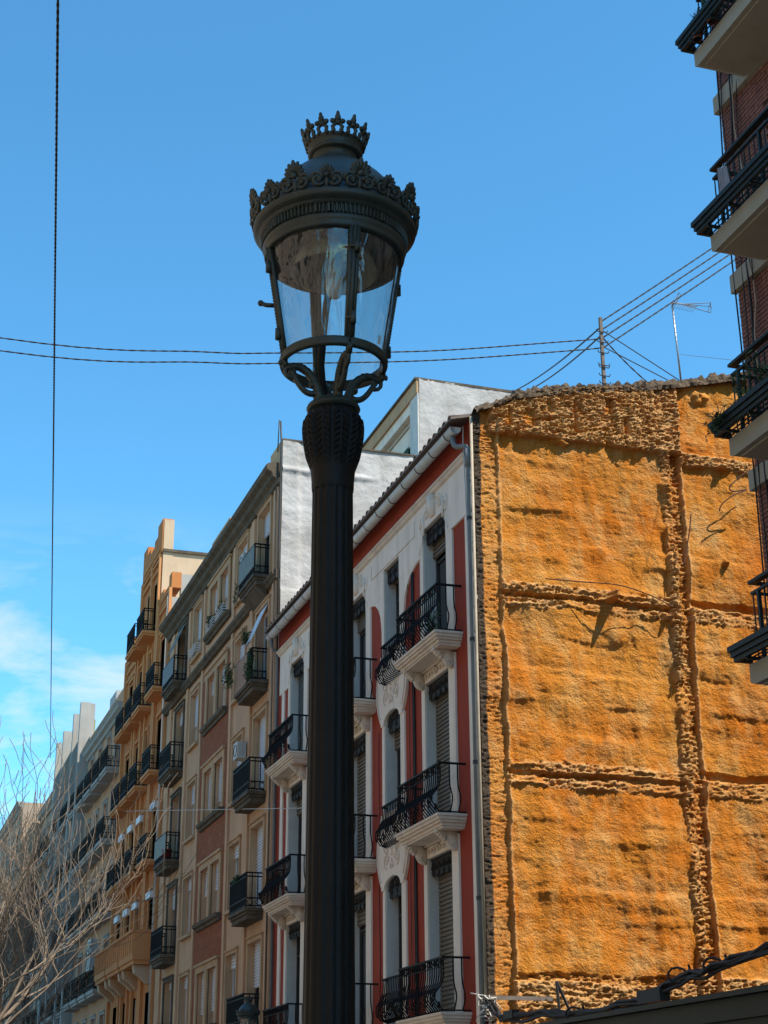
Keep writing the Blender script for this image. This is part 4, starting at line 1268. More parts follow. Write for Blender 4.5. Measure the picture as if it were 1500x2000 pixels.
# ================================================================== BRICK BUILDING (right edge)
bk = thing('brick_building', (11, 13, 0), 'brown brick apartment building with concrete balconies at the right edge', 'building')
B0, B1, BT = 8.2, 17.45, 20.6
BF = [19.0, 16.0, 13.0, 10.0, 7.0]
bops = []
for z in BF[1:]:
    bops.append((14.55, 16.15, z, z + 2.2)); bops.append((10.2, 11.8, z, z + 2.2))
bops.append((14.55, 16.15, 19.0, 20.3))
bx = FR(11.012)
wall_holes(B0, B1, 0, BT, bops, 0.3, bx).build('wall', M_mortar, bk)
for q in bops: window(bk, *q, 0.26, M_framed, M_shut, 0.3, fr=bx)
mass(bk, B0, B1, BT, M_brickp, 12)
MB().fbox(B0, B1 + 0.08, BT, BT + 0.35, -0.3, 0.12).build('parapet', M_conc, bk)
def visible(y, z):
    d = Vector((11, y, z)) - CAM
    cx, cy, cz = d.dot(r2), d.dot(u2), d.dot(fwd)
    px, py = 750 + FPX * cx / cz, 1000 - FPX * cy / cz
    return -30 < px < 1530 and -30 < py < 2030, cz
BL, BH, PB, PC = 0.236, 0.052, 0.248, 0.066
bm_ = MB().box(-0.012, 0.012, -BL / 2, BL / 2, 0, BH).mesh('brick', M_brick)
cand, rest = [], MB()
rng = random.Random(5)
r_ = 0
z = 3.0
while z < 20.4:
    off = (r_ % 2) * PB / 2
    y = B1 - BL / 2 - 0.005 - off
    first = True
    while y > 13.2:
        inhole = any(a - BL / 2 < y < b + BL / 2 and c < z + BH and z < d for a, b, c, d in bops)
        inband = any(s - 0.29 < z + BH / 2 < s + 0.02 for s in BF)
        if not inhole and not inband:
            v_, dist = visible(y, z)
            if v_: cand.append((dist, y, z))
            else: rest.box(10.986 , 11.010, y - BL / 2, y + BL / 2, z, z + BH)
        y -= PB
    if off:
        if not any(s - 0.29 < z + BH / 2 < s + 0.02 for s in BF):
            rest.box(10.986, 11.010, B1 - off + 0.007, B1 - 0.002, z, z + BH)
    r_ += 1
    z += PC
cand.sort()
for i, (d_, y, z) in enumerate(cand):
    jx = rng.uniform(-0.003, 0.003)
    if i < 300: place('brick', bm_, (10.998 + jx, y, z), bk)
    else: rest.box(10.986 + jx, 11.010, y - BL / 2, y + BL / 2, z, z + BH)
ro = rest.build('brick', M_brick, bk)
ro['kind'] = 'stuff'
for s in BF:
    MB().fbox(B0, B1 + 0.06, s - 0.29, s - 0.01, 0.0, 0.09).build('floor_band', M_conc, bk)
prail = None
def brick_rail(L_):
    mb = MB(); f0 = FR(0)
    # hand rail with a second rail under it, thin bars, posts
    mb.fbox(-0.02, L_, 1.03, 1.07, 0.70, 0.80, f0); mb.fbox(-0.02, L_, 0.90, 0.935, 0.73, 0.77, f0)
    mb.fbox(L_ - 0.05, L_ + 0.0, 1.03, 1.07, 0.0, 0.70, f0); mb.fbox(L_ - 0.045, L_ - 0.01, 0.90, 0.935, 0.0, 0.73, f0)
    n_ = int(L_ / 0.13)
    for i in range(n_ + 1):
        u = L_ - 0.03 - i * 0.13
        t = 0.022 if i % 8 == 1 else 0.007
        mb.fbox(u - t, u + t, 0.003, 0.90, 0.75 - t, 0.75 + t, f0)
    for i in range(5):
        mb.fbox(L_ - 0.037, L_ - 0.023, 0.003, 0.90, 0.12 + i * 0.13, 0.134 + i * 0.13, f0)
    return mb
def brick_trough(L_):
    mb = MB(); f0 = FR(0)
    for z0_, z1_, o1 in ((0.16, 0.23, 1.09), (0.09, 0.155, 1.065), (0.03, 0.085, 1.04)):
        mb.fbox(0, L_ - (1.09 - o1), z0_, z1_, o1 - 0.05, o1, f0)
        mb.fbox(L_ - (1.09 - o1) - 0.05, L_ - (1.09 - o1), z0_, z1_, 0.80, o1 - 0.05, f0)
    for k in range(3): mb.fbox(0, L_ - 0.1, 0.035, 0.05, 0.84 + 0.07 * k, 0.855 + 0.07 * k, f0)
    for k in range(int(L_ / 0.55)):
        mb.fbox(L_ - 0.35 - 0.55 * k, L_ - 0.31 - 0.55 * k, 0.0, 0.034, 0.70, 1.03, f0)
    return mb
LB = 7.4
brm1, brm2 = brick_rail(LB - 0.05).mesh('railing', M_teal), brick_trough(LB).mesh('flower_trough', M_teal)
for s in BF:
    mb = MB()
    mb.prism([(9.2, s - 0.26), (16.56, s - 0.26), (16.65, s - 0.22), (16.65, s), (9.2, s)], 0.0, 0.86)
    mb.fbox(9.3, 16.5, s - 0.285, s - 0.262, 0.05, 0.78)
    b = mb.build('balcony', M_conc, bk)
    place('railing', brm1, R.P(16.62 - LB + 0.05, 0, s), b)
    place('flower_trough', brm2, R.P(16.75 - LB, 0, s), b)
for k, (y, a, b, rr) in enumerate(((17.36, 20.4, 3.5, 0.012), (17.2, 20.4, 3.5, 0.009), (17.05, 20.4, 9.0, 0.018), (16.95, 16.0, 10.2, 0.012), (16.85, 20.4, 12.6, 0.008))):
    pts = [(10.9 - 0.02 * math.sin(i * 1.7 + k), y + 0.05 * math.sin(i * 1.3 + k * 2), a + (b - a) * i / 14) for i in range(15)]
    MB().tube(pts, rr, 5).build('wall_cable', M_cable if k != 3 else M_conduit, bk, True)

# neighbours that stand outside the picture: tall block added to shade the lamp, opposite houses throw light back
nb = row('shading_block', 'tall block added on the right outside the picture to shade the street lamp', -30, 8.0, 31.5, M_ochres, [4 + 3.1 * k for k in range(8)], [-27 + 4.4 * k for k in range(8)], 1.6, 1.9, seed=2)
F26 = FR(26.0)
row('rear_building', 'tall rendered house behind the brick building outside the picture', 20, 40, 29.0, M_tan, [4 + 3.2 * k for k in range(8)], [22 + 3.2 * k for k in range(6)], 1.4, 1.9, F26, seed=6)
F8 = FR(-8.0, 1)
ob = row('opposite_building', 'cream apartment house across the street outside the picture', -25, 18, 19.5, mat('opp_cream', (0.56, 0.46, 0.36), (0.48, 0.39, 0.30), 0.9, 0.6), [3.8 + 3.3 * k for k in range(5)], [-22 + 3.4 * k for k in range(12)], 1.3, 2.1, F8, seed=3, trim=M_white)
ob = row('opposite_building', 'pale stone apartment house across the street farther down outside the picture', 18.2, 62, 21.0, mat('opp_stone', (0.56, 0.46, 0.36), (0.48, 0.39, 0.30), 0.9, 0.6), [3.8 + 3.3 * k for k in range(5)], [20.5 + 3.6 * k for k in range(12)], 1.3, 2.1, F8, seed=4, trim=M_white)

# ================================================================== STREET LAMP
LX, LY = 1.367, 4.70
lamp = thing('street_lamp', (LX, LY, 0.12), 'large dark iron street lamp with crowned glass lantern standing in the foreground', 'street lamp')
tocam = math.atan2(-LY, -LX)
def az(deg): return tocam + rad(deg)          # 0 faces the camera, positive turns to the right of the picture
ST = [17, 107, 197, 287]
base = (LX, LY, 0)
NF = 16
MB().lathe([(0.20, 0.12), (0.20, 0.34), (0.18, 0.38), (0.17, 0.80), (0.14, 0.86), (0.15, 0.92), (0.11, 1.0)], base, 16).build('base', M_lampd, lamp)
pp = [(0.0835, 1.0), (0.0785, 1.7), (0.0765, 2.0), (0.0725, 2.6), (0.069, 3.2), (0.0665, 3.60)]
MB().lathe(pp, base, 128, lambda a, j, z: -0.0035 * (0.5 + 0.5 * math.cos(a * NF)) ** 2).build('post', M_lampd, lamp, True)
def capr(z):
    return float(np.interp(z, [3.585, 3.60, 3.62, 3.66, 3.70, 3.74, 3.78, 3.81, 3.835, 3.855, 3.87], [0.068, 0.0695, 0.070, 0.0735, 0.081, 0.0885, 0.094, 0.0955, 0.093, 0.087, 0.078]))
NL = 10
def leafmod(a, j, z):
    if z < 3.655 or z > 3.855: return 0.0
    t = ((a * NL / (2 * math.pi)) % 1.0) * 2 - 1          # -1..1 inside one leaf
    edge = 0.005 * (1 if abs(t) < 0.80 else -0.9)
    chev = (z * 50 + abs(t) * 1.1) % 1.0
    rib = 0.0035 if abs(t) < 0.10 else 0.0
    fade = min(1, (z - 3.655) / 0.05) * min(1, (3.86 - z) / 0.02)
    return fade * (edge + (0.0034 * math.sin(chev * math.pi * 2) if 0.10 < abs(t) < 0.76 else 0) + rib)
zs_ = [3.585 + 0.285 * i / 110 for i in range(111)]
MB().lathe([(capr(z), z) for z in zs_], base, 288, leafmod).build('capital', M_lampd, lamp, True)
def torus(R_, r, z, n=64, k=8): return [(R_ + r * math.cos(2 * math.pi * i / k), z + r * math.sin(2 * math.pi * i / k)) for i in range(k + 1)]
MB().lathe(torus(0.077, 0.0135, 3.882), base, 64).build('collar', M_lamp, lamp, True)
MB().lathe([(0.068, 3.885), (0.06, 3.90), (0.056, 3.915), (0.0, 3.917)], base, 48).build('collar_cap', M_lamp, lamp, True)

def pol(a, r, z): return (LX + r * math.cos(a), LY + r * math.sin(a), z)
for d in ST:                                  # four scrolled arms carrying the lantern
    a = az(d); mb = MB()
    ctrl = [(0.040, 3.90), (0.050, 3.925), (0.058, 3.955), (0.070, 3.985), (0.092, 4.008), (0.118, 4.022), (0.142, 4.022), (0.160, 4.012), (0.172, 4.022)]
    mb.tube([pol(a, r, z) for r, z in ctrl], [0.020, 0.018, 0.016, 0.0155, 0.015, 0.0145, 0.013, 0.011, 0.009], 8)
    mb.tube([pol(a, 0.052 + 0.10 * t, 3.935 + 0.075 * t - 0.035 * math.sin(t * math.pi)) for t in [i / 10 for i in range(11)]], [0.012 - 0.003 * i / 10 for i in range(11)], 7)
    mb.tube([pol(a, 0.148 + 0.027 * (1 - 0.06 * i) * math.cos(i * 0.55 - 2.2), 4.003 + 0.027 * (1 - 0.06 * i) * math.sin(i * 0.55 - 2.2)) for i in range(15)], 0.0075, 6)
    mb.tube([pol(a, 0.165, 4.015), pol(a, 0.172, 4.03), pol(a, 0.174, 4.045)], 0.012, 7)
    for r, z, q in ((0.052, 3.915, 0.011), (0.066, 3.965, 0.013), (0.045, 3.945, 0.012), (0.096, 4.017, 0.012), (0.178, 4.028, 0.008)):
        mb.blob(pol(a, r + 0.008, z), (q, q, q * 1.3), None, 8, 6)
    mb.build('arm', M_lamp, lamp, True)
mb = MB().tube([pol(az(235), 0.03, 3.90), pol(az(235), 0.045, 3.98), pol(az(240), 0.05, 4.06), pol(az(240), 0.04, 4.2), pol(az(240), 0.02, 4.36)], 0.013, 8)
mb.build('conduit', M_lampd, lamp, True)
# lower ring
MB().lathe([(0.166, 4.036), (0.180, 4.036), (0.183, 4.044), (0.180, 4.052), (0.184, 4.060), (0.180, 4.068), (0.166, 4.070), (0.164, 4.053), (0.166, 4.036)], base, 96).build('lower_ring', M_lamp, lamp, True)
# panes between the stiles
def gr(z): return 0.171 + (0.232 - 0.171) * (z - 4.06) / (4.455 - 4.06)
for k in range(4):
    a0, a1 = az(ST[k] + 3), az(ST[k] + 87)
    zz = [4.062 + (4.452 - 4.062) * i / 8 for i in range(9)]
    p = MB().lathe([(gr(z) - 0.004, z) for z in zz], base, 28, None, a0, a1).build('pane', M_lglass, lamp, True)
    if k == 0:
        a = az(60)
        mb = MB()
        q = [pol(a + da, gr(z) - 0.0015, z) for z in (4.085, 4.115) for da in (-0.055, 0.055)]
        mb.add(q, [(0, 1, 3, 2)])
        lb = mb.build('sticker', M_framew, p)
    a = az(ST[k])
    mb = MB()
    for da in (-0.055, 0.055):
        mb.tube([pol(a + da, gr(z) + 0.002, z) for z in (4.05, 4.25, 4.46)], 0.0085, 6)
    mb.tube([pol(a, gr(z) + 0.004, z) for z in (4.05, 4.25, 4.46)], 0.010, 6)
    st = mb.build('stile', M_lamp, lamp, True)
    for z in (4.13, 4.38):
        mb = MB()
        mb.tube([pol(a + 0.03, gr(z) + 0.016, z - 0.02), pol(a + 0.03, gr(z) + 0.016, z + 0.02)], 0.010, 8)
        mb.tube([pol(a - 0.08, gr(z) + 0.010, z), pol(a + 0.03, gr(z) + 0.016, z)], 0.007, 6)
        mb.build('hinge', M_lamp, st, True)
    mb = MB()                              # beaded outer edge
    for i in range(34):
        z = 4.07 + 0.385 * i / 33
        mb.blob(pol(a + (0.10 if k in (0, 2) else 0.0), gr(z) + 0.011, z), (0.0052, 0.0052, 0.0048), None, 6, 4)
    if k in (1, 3): mb.build('beading', M_lamp, st, True)
mb = MB().tube([pol(az(-78), 0.20, 4.25), pol(az(-80), 0.235, 4.252), pol(az(-82), 0.252, 4.262)], 0.008, 7)
mb.blob(pol(az(-82), 0.252, 4.262), (0.011, 0.011, 0.011)); mb.build('latch', M_lamp, lamp, True)
# upper rings, vent band and brow
MB().lathe([(0.228, 4.450), (0.240, 4.448), (0.244, 4.458), (0.241, 4.466), (0.246, 4.474), (0.250, 4.486), (0.247, 4.494), (0.235, 4.496), (0.228, 4.450)], base, 96).build('upper_ring', M_lamp, lamp, True)
NV = 108
def ventmod(a, j, z): return -0.009 if (a * NV / (2 * math.pi)) % 1.0 < 0.45 else 0.0
MB().lathe([(0.243, 4.495), (0.2535, 4.496), (0.2575, 4.525), (0.243, 4.526)], base, NV * 4, lambda a, j, z: ventmod(a, j, z) if j in (1, 2) else 0).build('vent_band', M_lamp, lamp)
MB().lathe([(0.240, 4.526), (0.258, 4.528), (0.260, 4.536), (0.266, 4.541), (0.278, 4.546), (0.284, 4.554), (0.284, 4.570), (0.277, 4.577), (0.255, 4.580)], base, 96).build('brow', M_lamp, lamp, True)
MB().lathe([(0.258, 4.576), (0.255, 4.61), (0.240, 4.66), (0.215, 4.705), (0.180, 4.75), (0.145, 4.785), (0.112, 4.812), (0.090, 4.825), (0.079, 4.835), (0.077, 4.865), (0.088, 4.868)], base, 96).build('dome', M_lamp, lamp, True)
MB().lathe([(0.235, 4.497), (0.20, 4.50), (0.12, 4.56), (0.06, 4.60), (0.0, 4.60)], base, 48).build('inner_ceiling', M_lampin, lamp, True)
MB().lathe([(0.222, 4.46), (0.222, 4.50)], base, 64).build('inner_skirt', M_lampin, lamp, True)
MB().lathe([(0.145, 4.40), (0.15, 4.40), (0.125, 4.47), (0.09, 4.52), (0.085, 4.52), (0.12, 4.465), (0.145, 4.40)], base, 40).build('reflector', M_lampsh, lamp, True)
MB().lathe([(0.0, 4.30), (0.022, 4.31), (0.030, 4.34), (0.030, 4.44), (0.018, 4.47), (0.018, 4.52)], base, 20).build('lamp_bulb', mat('bulb_glass', (0.5, 0.5, 0.45), (0.45, 0.45, 0.4), 0.2, 3), lamp, True)
# crown collar and its fleurons
MB().lathe([(0.083, 4.866), (0.094, 4.868), (0.0975, 4.874), (0.094, 4.880), (0.092, 4.884), (0.098, 4.905), (0.1035, 4.908), (0.1035, 4.914), (0.094, 4.915), (0.086, 4.89)], base, 72).build('crown_band', M_lamp, lamp, True)
def tilt(a, lean):                         # frame: x tangent, y outward, z up leaning out
    t = Vector((-math.sin(a), math.cos(a), 0)); o_ = Vector((math.cos(a), math.sin(a), 0))
    z = (Vector((0, 0, 1)) * math.cos(lean) + o_ * math.sin(lean)); y = t.cross(z) * -1
    return Matrix((t, o_ * math.cos(lean) - Vector((0, 0, 1)) * math.sin(lean), z)).transposed()
def fleuron(m_, small=False):
    mb = MB()
    P = lambda x, z, y=0.0: m_[1] + m_[0] @ Vector((x, y, z))
    for s_ in (-1, 1):
        mb.tube([P(s_ * 0.019, 0.0), P(s_ * 0.013, 0.012), P(s_ * 0.017, 0.024), P(s_ * 0.008, 0.034)], [0.0085, 0.008, 0.0075, 0.007], 6)
        mb.blob(P(s_ * 0.017, 0.044), (0.0115, 0.008, 0.010), m_[0], 7, 5)
        mb.blob(P(s_ * 0.013, 0.014), (0.006, 0.006, 0.006), m_[0], 7, 5)
    mb.blob(P(0, 0.040), (0.0115, 0.009, 0.012), m_[0], 7, 5)
    mb.blob(P(0, 0.056), (0.0115, 0.009, 0.016), m_[0], 7, 5)
    mb.blob(P(0, 0.070), (0.007, 0.007, 0.012), m_[0], 7, 5)
    return mb
for i in range(12):
    a = az(4 + 30 * i)
    fleuron((tilt(a, 0.30), Vector(pol(a, 0.098, 4.908)))).build('crown_fleuron', M_lamp, lamp, True)
def palmette(m_, big):
    mb = MB(); k = 1.15 if big else 0.9
    P = lambda x, z, y=0.0: m_[1] + m_[0] @ Vector((x, y, z))
    H0 = 0.052 if big else 0.040
    for i in range(-4, 5):                 # fan of lobes
        th = i * 0.36
        L_ = (0.044 - 0.0045 * abs(i)) * k
        c = P(math.sin(th) * L_ * 0.75, H0 + math.cos(th) * L_ * 0.75)
        rot = m_[0] @ Matrix.Rotation(th, 3, 'Y')
        mb.blob(c, (0.0080 * k, 0.0085, L_ * 0.46), rot, 7, 6)
    mb.blob(P(0, H0 + 0.002, 0.006), (0.011 * k, 0.009, 0.011 * k), m_[0], 8, 6)
    mb.blob(P(0, 0.018, 0.003), (0.009, 0.008, 0.022), m_[0], 8, 6)
    if big: mb.blob(P(0, H0 + 0.046), (0.007, 0.006, 0.011), m_[0], 7, 5)
    for s_ in (-1, 1):                     # scrolls at the foot
        mb.tube([P(s_ * (0.030 + 0.021 * (1 - 0.055 * j) * math.cos(j * 0.5 - 2.6)), 0.026 + 0.021 * (1 - 0.055 * j) * math.sin(j * 0.5 - 2.6), 0.003) for j in range(15)], 0.0072, 6)
        mb.tube([P(s_ * 0.010, 0.030), P(s_ * 0.026, 0.050), P(s_ * 0.042, 0.052), P(s_ * 0.052, 0.038), P(s_ * 0.052, 0.022)], [0.008, 0.008, 0.0075, 0.007, 0.006], 6)
        mb.blob(P(s_ * 0.030, 0.028, 0.004), (0.007, 0.006, 0.007), m_[0], 7, 5)
    return mb
for i in range(16):
    a = az(17 + 22.5 * i)
    palmette((tilt(a, 0.24 if i % 2 == 0 else 0.2), Vector(pol(a, 0.277, 4.572))), i % 2 == 0).build('crest_palmette', M_lamp, lamp, True)
lp2 = copy_tree(lamp, None, (9.72, 40.55, 0.12))
lp2['label'] = 'small far street lamp head in front of the lowest beige balcony'
lamp['group'] = lp2['group'] = 'cast iron street lamps'

# ================================================================== TREES
def bare_tree(x, y, h, seed, label, spread=1.0, thin=0):
    rg = random.Random(seed)
    t = thing('bare_tree', (x, y, 0.12), label, 'tree', 'bare street trees')
    tk, tw_ = MB(), MB()
    def grow(p, d, L_, r, lev):
        n_ = 5 if lev < 3 else 4
        pts, rs_ = [p], [r]
        q, dd = Vector(p), Vector(d)
        for i in range(n_):
            dd = (dd + Vector((rg.uniform(-1, 1), rg.uniform(-1, 1), rg.uniform(-0.5, 1) + 0.25)) * (0.16 if lev < 2 else 0.24)).normalized()
            q = q + dd * (L_ / n_)
            pts.append(q.copy()); rs_.append(max(0.008, r * (1 - 0.5 * (i + 1) / n_)))
        (tk if lev < 2 else tw_).tube(pts, rs_, 6 if lev < 2 else 4 if lev < 4 else 3, False)
        if lev >= 5: return
        kids = {0: 5, 1: 4, 2: 4 - thin, 3: 3 - thin, 4: 1}[lev]
        for k in range(kids):
            i = rg.randint(1 if lev else 3, n_)
            a = rg.uniform(0, 2 * math.pi)
            side = Vector((math.cos(a), math.sin(a), rg.uniform(-0.15, 0.55)))
            nd = ((pts[i] - pts[i - 1]).normalized() * 0.75 + side * 0.85 * spread).normalized()
            grow(pts[i], nd, L_ * rg.uniform(0.55, 0.82), rs_[i] * rg.uniform(0.5, 0.7), lev + 1)
        grow(pts[-1], (pts[-1] - pts[-2]).normalized(), L_ * 0.7, rs_[-1] * 0.85, lev + 1)
    grow(Vector((x, y, 0.1)), Vector((rg.uniform(-0.06, 0.06), rg.uniform(-0.06, 0.06), 1)), h * 0.36, 0.17, 0)
    tk.build('trunk', M_bark, t, True)
    tw_.build('crown', M_bark, t, True)
bare_tree(2.75, 41.0, 12.0, 21, 'bare tree with dark twigs against the sky at the left edge', thin=1)
bare_tree(5.1, 56.0, 12.4, 22, 'bare tree with sunlit pale branches in front of the pink building')
bare_tree(5.8, 69.0, 14.0, 23, 'bare tree behind the sunlit branches, in front of the concrete fins')
bare_tree(6.2, 86.0, 12.0, 24, 'farthest bare tree, below the sunlit tan end wall')

# ================================================================== CABLES, POLE, AERIAL
def cable(name, pts, r, label, cat='cable', twist=True, group=None, m=M_cable, sag=0.0, pitch=0.42):
    p = [Vector(q) for q in pts]
    if len(p) == 2:
        n_ = 48
        p = [p[0].lerp(p[1], i / n_) - Vector((0, 0, sag * 4 * (i / n_) * (1 - i / n_))) for i in range(n_ + 1)]
    else:
        q = []
        for i in range(len(p) - 1):
            a, b, c, d = p[max(i - 1, 0)], p[i], p[i + 1], p[min(i + 2, len(p) - 1)]
            for j in range(8):
                t = j / 8
                q.append(0.5 * ((2 * b) + (c - a) * t + (2 * a - 5 * b + 4 * c - d) * t * t + (3 * b - a - 3 * c + d) * t ** 3))
        q.append(p[-1]); p = q
    mb = MB()
    if twist:
        tot = sum((p[i + 1] - p[i]).length for i in range(len(p) - 1))
        seg = max(len(p), min(2500, int(tot / (pitch / 5))))
        # resample evenly, wind two strands around the line
        out = []; acc = [0.0]
        for i in range(len(p) - 1): acc.append(acc[-1] + (p[i + 1] - p[i]).length)
        j = 0
        for i in range(seg + 1):
            s_ = tot * i / seg
            while j < len(p) - 2 and acc[j + 1] < s_: j += 1
            t = (s_ - acc[j]) / max(1e-6, acc[j + 1] - acc[j])
            out.append(p[j].lerp(p[j + 1], t))
        for ph in (0, math.pi):
            st_ = []
            for i, c in enumerate(out):
                d = (out[min(i + 1, seg)] - out[max(i - 1, 0)]).normalized()
                u_ = d.orthogonal().normalized() if abs(d.z) > 0.98 else d.cross(Vector((0, 0, 1))).normalized()
                v_ = d.cross(u_)
                a = tot * i / seg / pitch * 2 * math.pi + ph
                st_.append(c + (u_ * math.cos(a) + v_ * math.sin(a)) * r * 0.42)
            mb.tube(st_, r * 0.85, 5)
    else:
        mb.tube(p, r, 6)
    o = mb.build(name, m, None, True)
    return tag(o, label, cat, group)
PX, PY = 14.14, 27.98
pole = thing('utility_pole', (PX, PY, 16.3), 'short wooden cable pole with iron hooks on the orange wall top', 'pole')
MB().box(PX - 0.032, PX + 0.032, PY - 0.032, PY + 0.032, 16.2, 18.22).build('post', M_wood, pole)
for z in (17.05, 16.8, 17.0, 16.62, 17.35, 17.6, 17.85):
    MB().tube([(PX - 0.13, PY - 0.05, z + 0.05), (PX - 0.11, PY - 0.05, z), (PX + 0.11, PY - 0.05, z), (PX + 0.13, PY - 0.05, z + 0.05)], 0.012, 5).build('hook', M_framed, pole)
cable('overhead_cable', [(-8, 28.3, 16.35), (1.59, 28.1, 15.82), (5.51, 28.05, 16.10), (7.0, 28, 16.28), (10.2, 28, 16.82), (13.24, 28, 17.51), (PX, 28, 17.72)], 0.013, 'upper of two cables crossing the sky to the left behind the lantern')
cable('overhead_cable', [(-8, 28.3, 16.05), (1.61, 28.1, 15.55), (5.5, 28.05, 15.87), (7.0, 28, 16.05), (10.2, 28, 16.60), (13.23, 28, 17.28), (PX, 28, 17.5)], 0.013, 'lower of two cables crossing the sky to the left behind the lantern')
for i, (e, z, l) in enumerate((((26.0, 28.2, 28.1), 18.12, 'topmost'), ((26.0, 28.4, 27.85), 17.92, 'second'), ((26.0, 28.6, 27.6), 17.72, 'third'), ((26.0, 28.8, 27.45), 17.48, 'lowest'))):
    cable('overhead_cable', [(PX, 28, z), e], 0.015, l + ' of four cables rising from the roof pole to behind the brick building', sag=0.12)
cable('overhead_cable', [(PX, 28, 18.0), (18.6, 43.1, 24.05)], 0.018, 'upper cable running down left from the pole to the white penthouse wall', sag=0.12)
cable('overhead_cable', [(PX, 28, 17.8), (18.95, 43.1, 24.05)], 0.018, 'lower cable running down left from the pole to the white penthouse wall', sag=0.12)
cable('guy_cable', [(PX, 28, 17.8), (15.2, 28, 16.82)], 0.013, 'thick dark stay from the pole down right to the wall top', sag=0.05)
cable('guy_cable', [(PX, 28, 17.95), (16.02, 28.1, 17.05)], 0.011, 'upper thin stay from the pole to the foot of the aerial', twist=False)
cable('guy_cable', [(PX, 28, 17.55), (15.7, 28.0, 16.95)], 0.011, 'lower thin stay from the pole to the tiled verge', twist=False)
AY = 28.2
aer = thing('tv_aerial', (16.12, AY, 16.9), 'thin television aerial mast with side antenna on the roof', 'antenna')
AZ = 19.0
def s28(p): return (p[0] * AY / 29.0, AY, 1.6 + (p[1] - 1.6) * AY / 29.0)
b0, t0 = s28((16.58, 17.3)), s28((16.50, 19.53))
MB().tube([b0, t0], 0.022, 7).build('mast', M_alu, aer, True)
mb = MB(); c = Vector(t0)
mb.tube([c + Vector((-0.05, 0, -0.02)), c + Vector((0.28, 0, 0.0))], 0.014, 5)
for k, (dx, dz) in enumerate(((0.28, 0.03), (0.28, -0.02))):
    pass
for a, b in (((0.28, 0.0), (0.98, 0.17)), ((0.28, 0.0), (0.98, 0.08)), ((0.28, -0.02), (0.98, -0.08)), ((0.98, 0.17), (1.0, 0.05)), ((1.0, 0.05), (0.98, -0.08)), ((0.98, 0.17), (0.92, -0.08))):
    mb.tube([c + Vector((a[0], 0, a[1])), c + Vector((b[0], 0.05, b[1]))], 0.010, 4)
mb.tube([c + Vector((0.0, 0, -0.02)), c + Vector((0.33, -0.5, -0.32))], 0.012, 4)
for k in range(9):
    q = c + Vector((0.04 + 0.035 * k, -0.05 * k, -0.05 - 0.034 * k))
    mb.tube([q + Vector((-0.07, 0, -0.10)), q + Vector((0.05, 0, 0.06))], 0.006, 4)
mb.tube([c + Vector((0.02, 0, -0.06)), c + Vector((0.20, 0, 0.27))], 0.012, 4)
mb.tube([c + Vector((0.07, 0, -0.06)), c + Vector((0.25, 0, 0.25))], 0.010, 4)
mb.build('antenna_head', M_alu, aer)
cable('aerial_stay', [(16.15, AY, 17.75), (16.95, 20.2, 13.4)], 0.006, 'hair thin stay from the aerial mast towards the brick building', twist=False, m=M_alu)
cable('street_cable', [(-0.41, 0, 8.404), (0.76, 10, 9.5), (3.685, 35, 12.24), (6.61, 60, 14.98)], 0.010, 'twisted black cable running down the left side of the picture', sag=0.0, pitch=0.2)
cable('street_cable', [(10.8, 72.5, 15.51), (10.55, 38.3, 9.3)], 0.010, 'thin pale wire stretched in front of the beige building', twist=False, m=M_gut)
# cable bundle on the orange wall
bun = thing('cable_bundle', (10.9, 24, 3.4), 'thick bundle of black cables sagging across the foot of the orange wall', 'cable')
rg = random.Random(8)
ctr = [(10.95, 27.6, 3.95), (10.9, 26.9, 3.58), (10.9, 25.1, 3.55), (10.9, 23.7, 3.42), (10.9, 21.6, 3.47), (10.9, 20.35, 3.67), (10.88, 19.36, 3.73), (10.9, 18.0, 3.82), (10.98, 17.3, 3.9)]
for k in range(9):
    pts = []
    for i, c in enumerate(ctr):
        for j in range(3 if i < len(ctr) - 1 else 1):
            n_ = ctr[min(i + 1, len(ctr) - 1)]
            t = j / 3
            pts.append(Vector([c[q] * (1 - t) + n_[q] * t for q in range(3)]) + Vector((rg.uniform(-.05, .05), 0, rg.uniform(-.055, .055) - (0.07 if k == 8 else 0))))
    MB().tube(pts, rg.uniform(0.012, 0.03), 6).build('strand', M_cable, bun, True)
for i, (y, z) in enumerate(((26.95, 3.55), (23.75, 3.45), (21.2, 3.5), (20.3, 3.72), (19.3, 3.75))):
    mb = MB()
    if i in (2,):
        mb.box(10.82, 10.98, y - 0.35, y + 0.35, z - 0.09, z + 0.09)
    elif i == 0:
        mb.box(10.84, 10.97, y - 0.7, y - 0.3, z + 0.0, z + 0.13)
    else:
        mb.tube([(10.9 + 0.09 * math.cos(t), y + 0.25 * math.sin(t * 0.5), z + 0.10 * math.sin(t)) for t in [q * 0.7 for q in range(12)]], 0.018, 5)
    mb.build('splice_box' if i in (0, 2) else 'tie', M_cable, bun, i not in (0, 2))
mb = MB()
for k in range(26):
    a = Vector((10.92 + rg.uniform(-.08, .08), 27.55 + rg.uniform(-.3, .25), 3.85 + rg.uniform(-.25, .15)))
    mb.tube([a, a + Vector((rg.uniform(-.12, .12), rg.uniform(-.15, .15), rg.uniform(-.12, .12))), a + Vector((rg.uniform(-.2, .2), rg.uniform(-.25, .25), rg.uniform(-.25, .2)))], 0.011, 4)
mb.build('loose_ends', M_gut, bun, True)
br_ = MB().box(10.85, 12.1, 27.38, 27.42, 3.93, 4.0).build('support_rail', M_wood, bun)
mb = MB().tube([(12.1, 27.2, 4.25), (12.15, 27.2, 3.5)], 0.03, 5).tube([(12.1, 27.2, 4.25), (12.45, 27.2, 3.5)], 0.03, 5)
mb.build('strut', M_framed, bun)
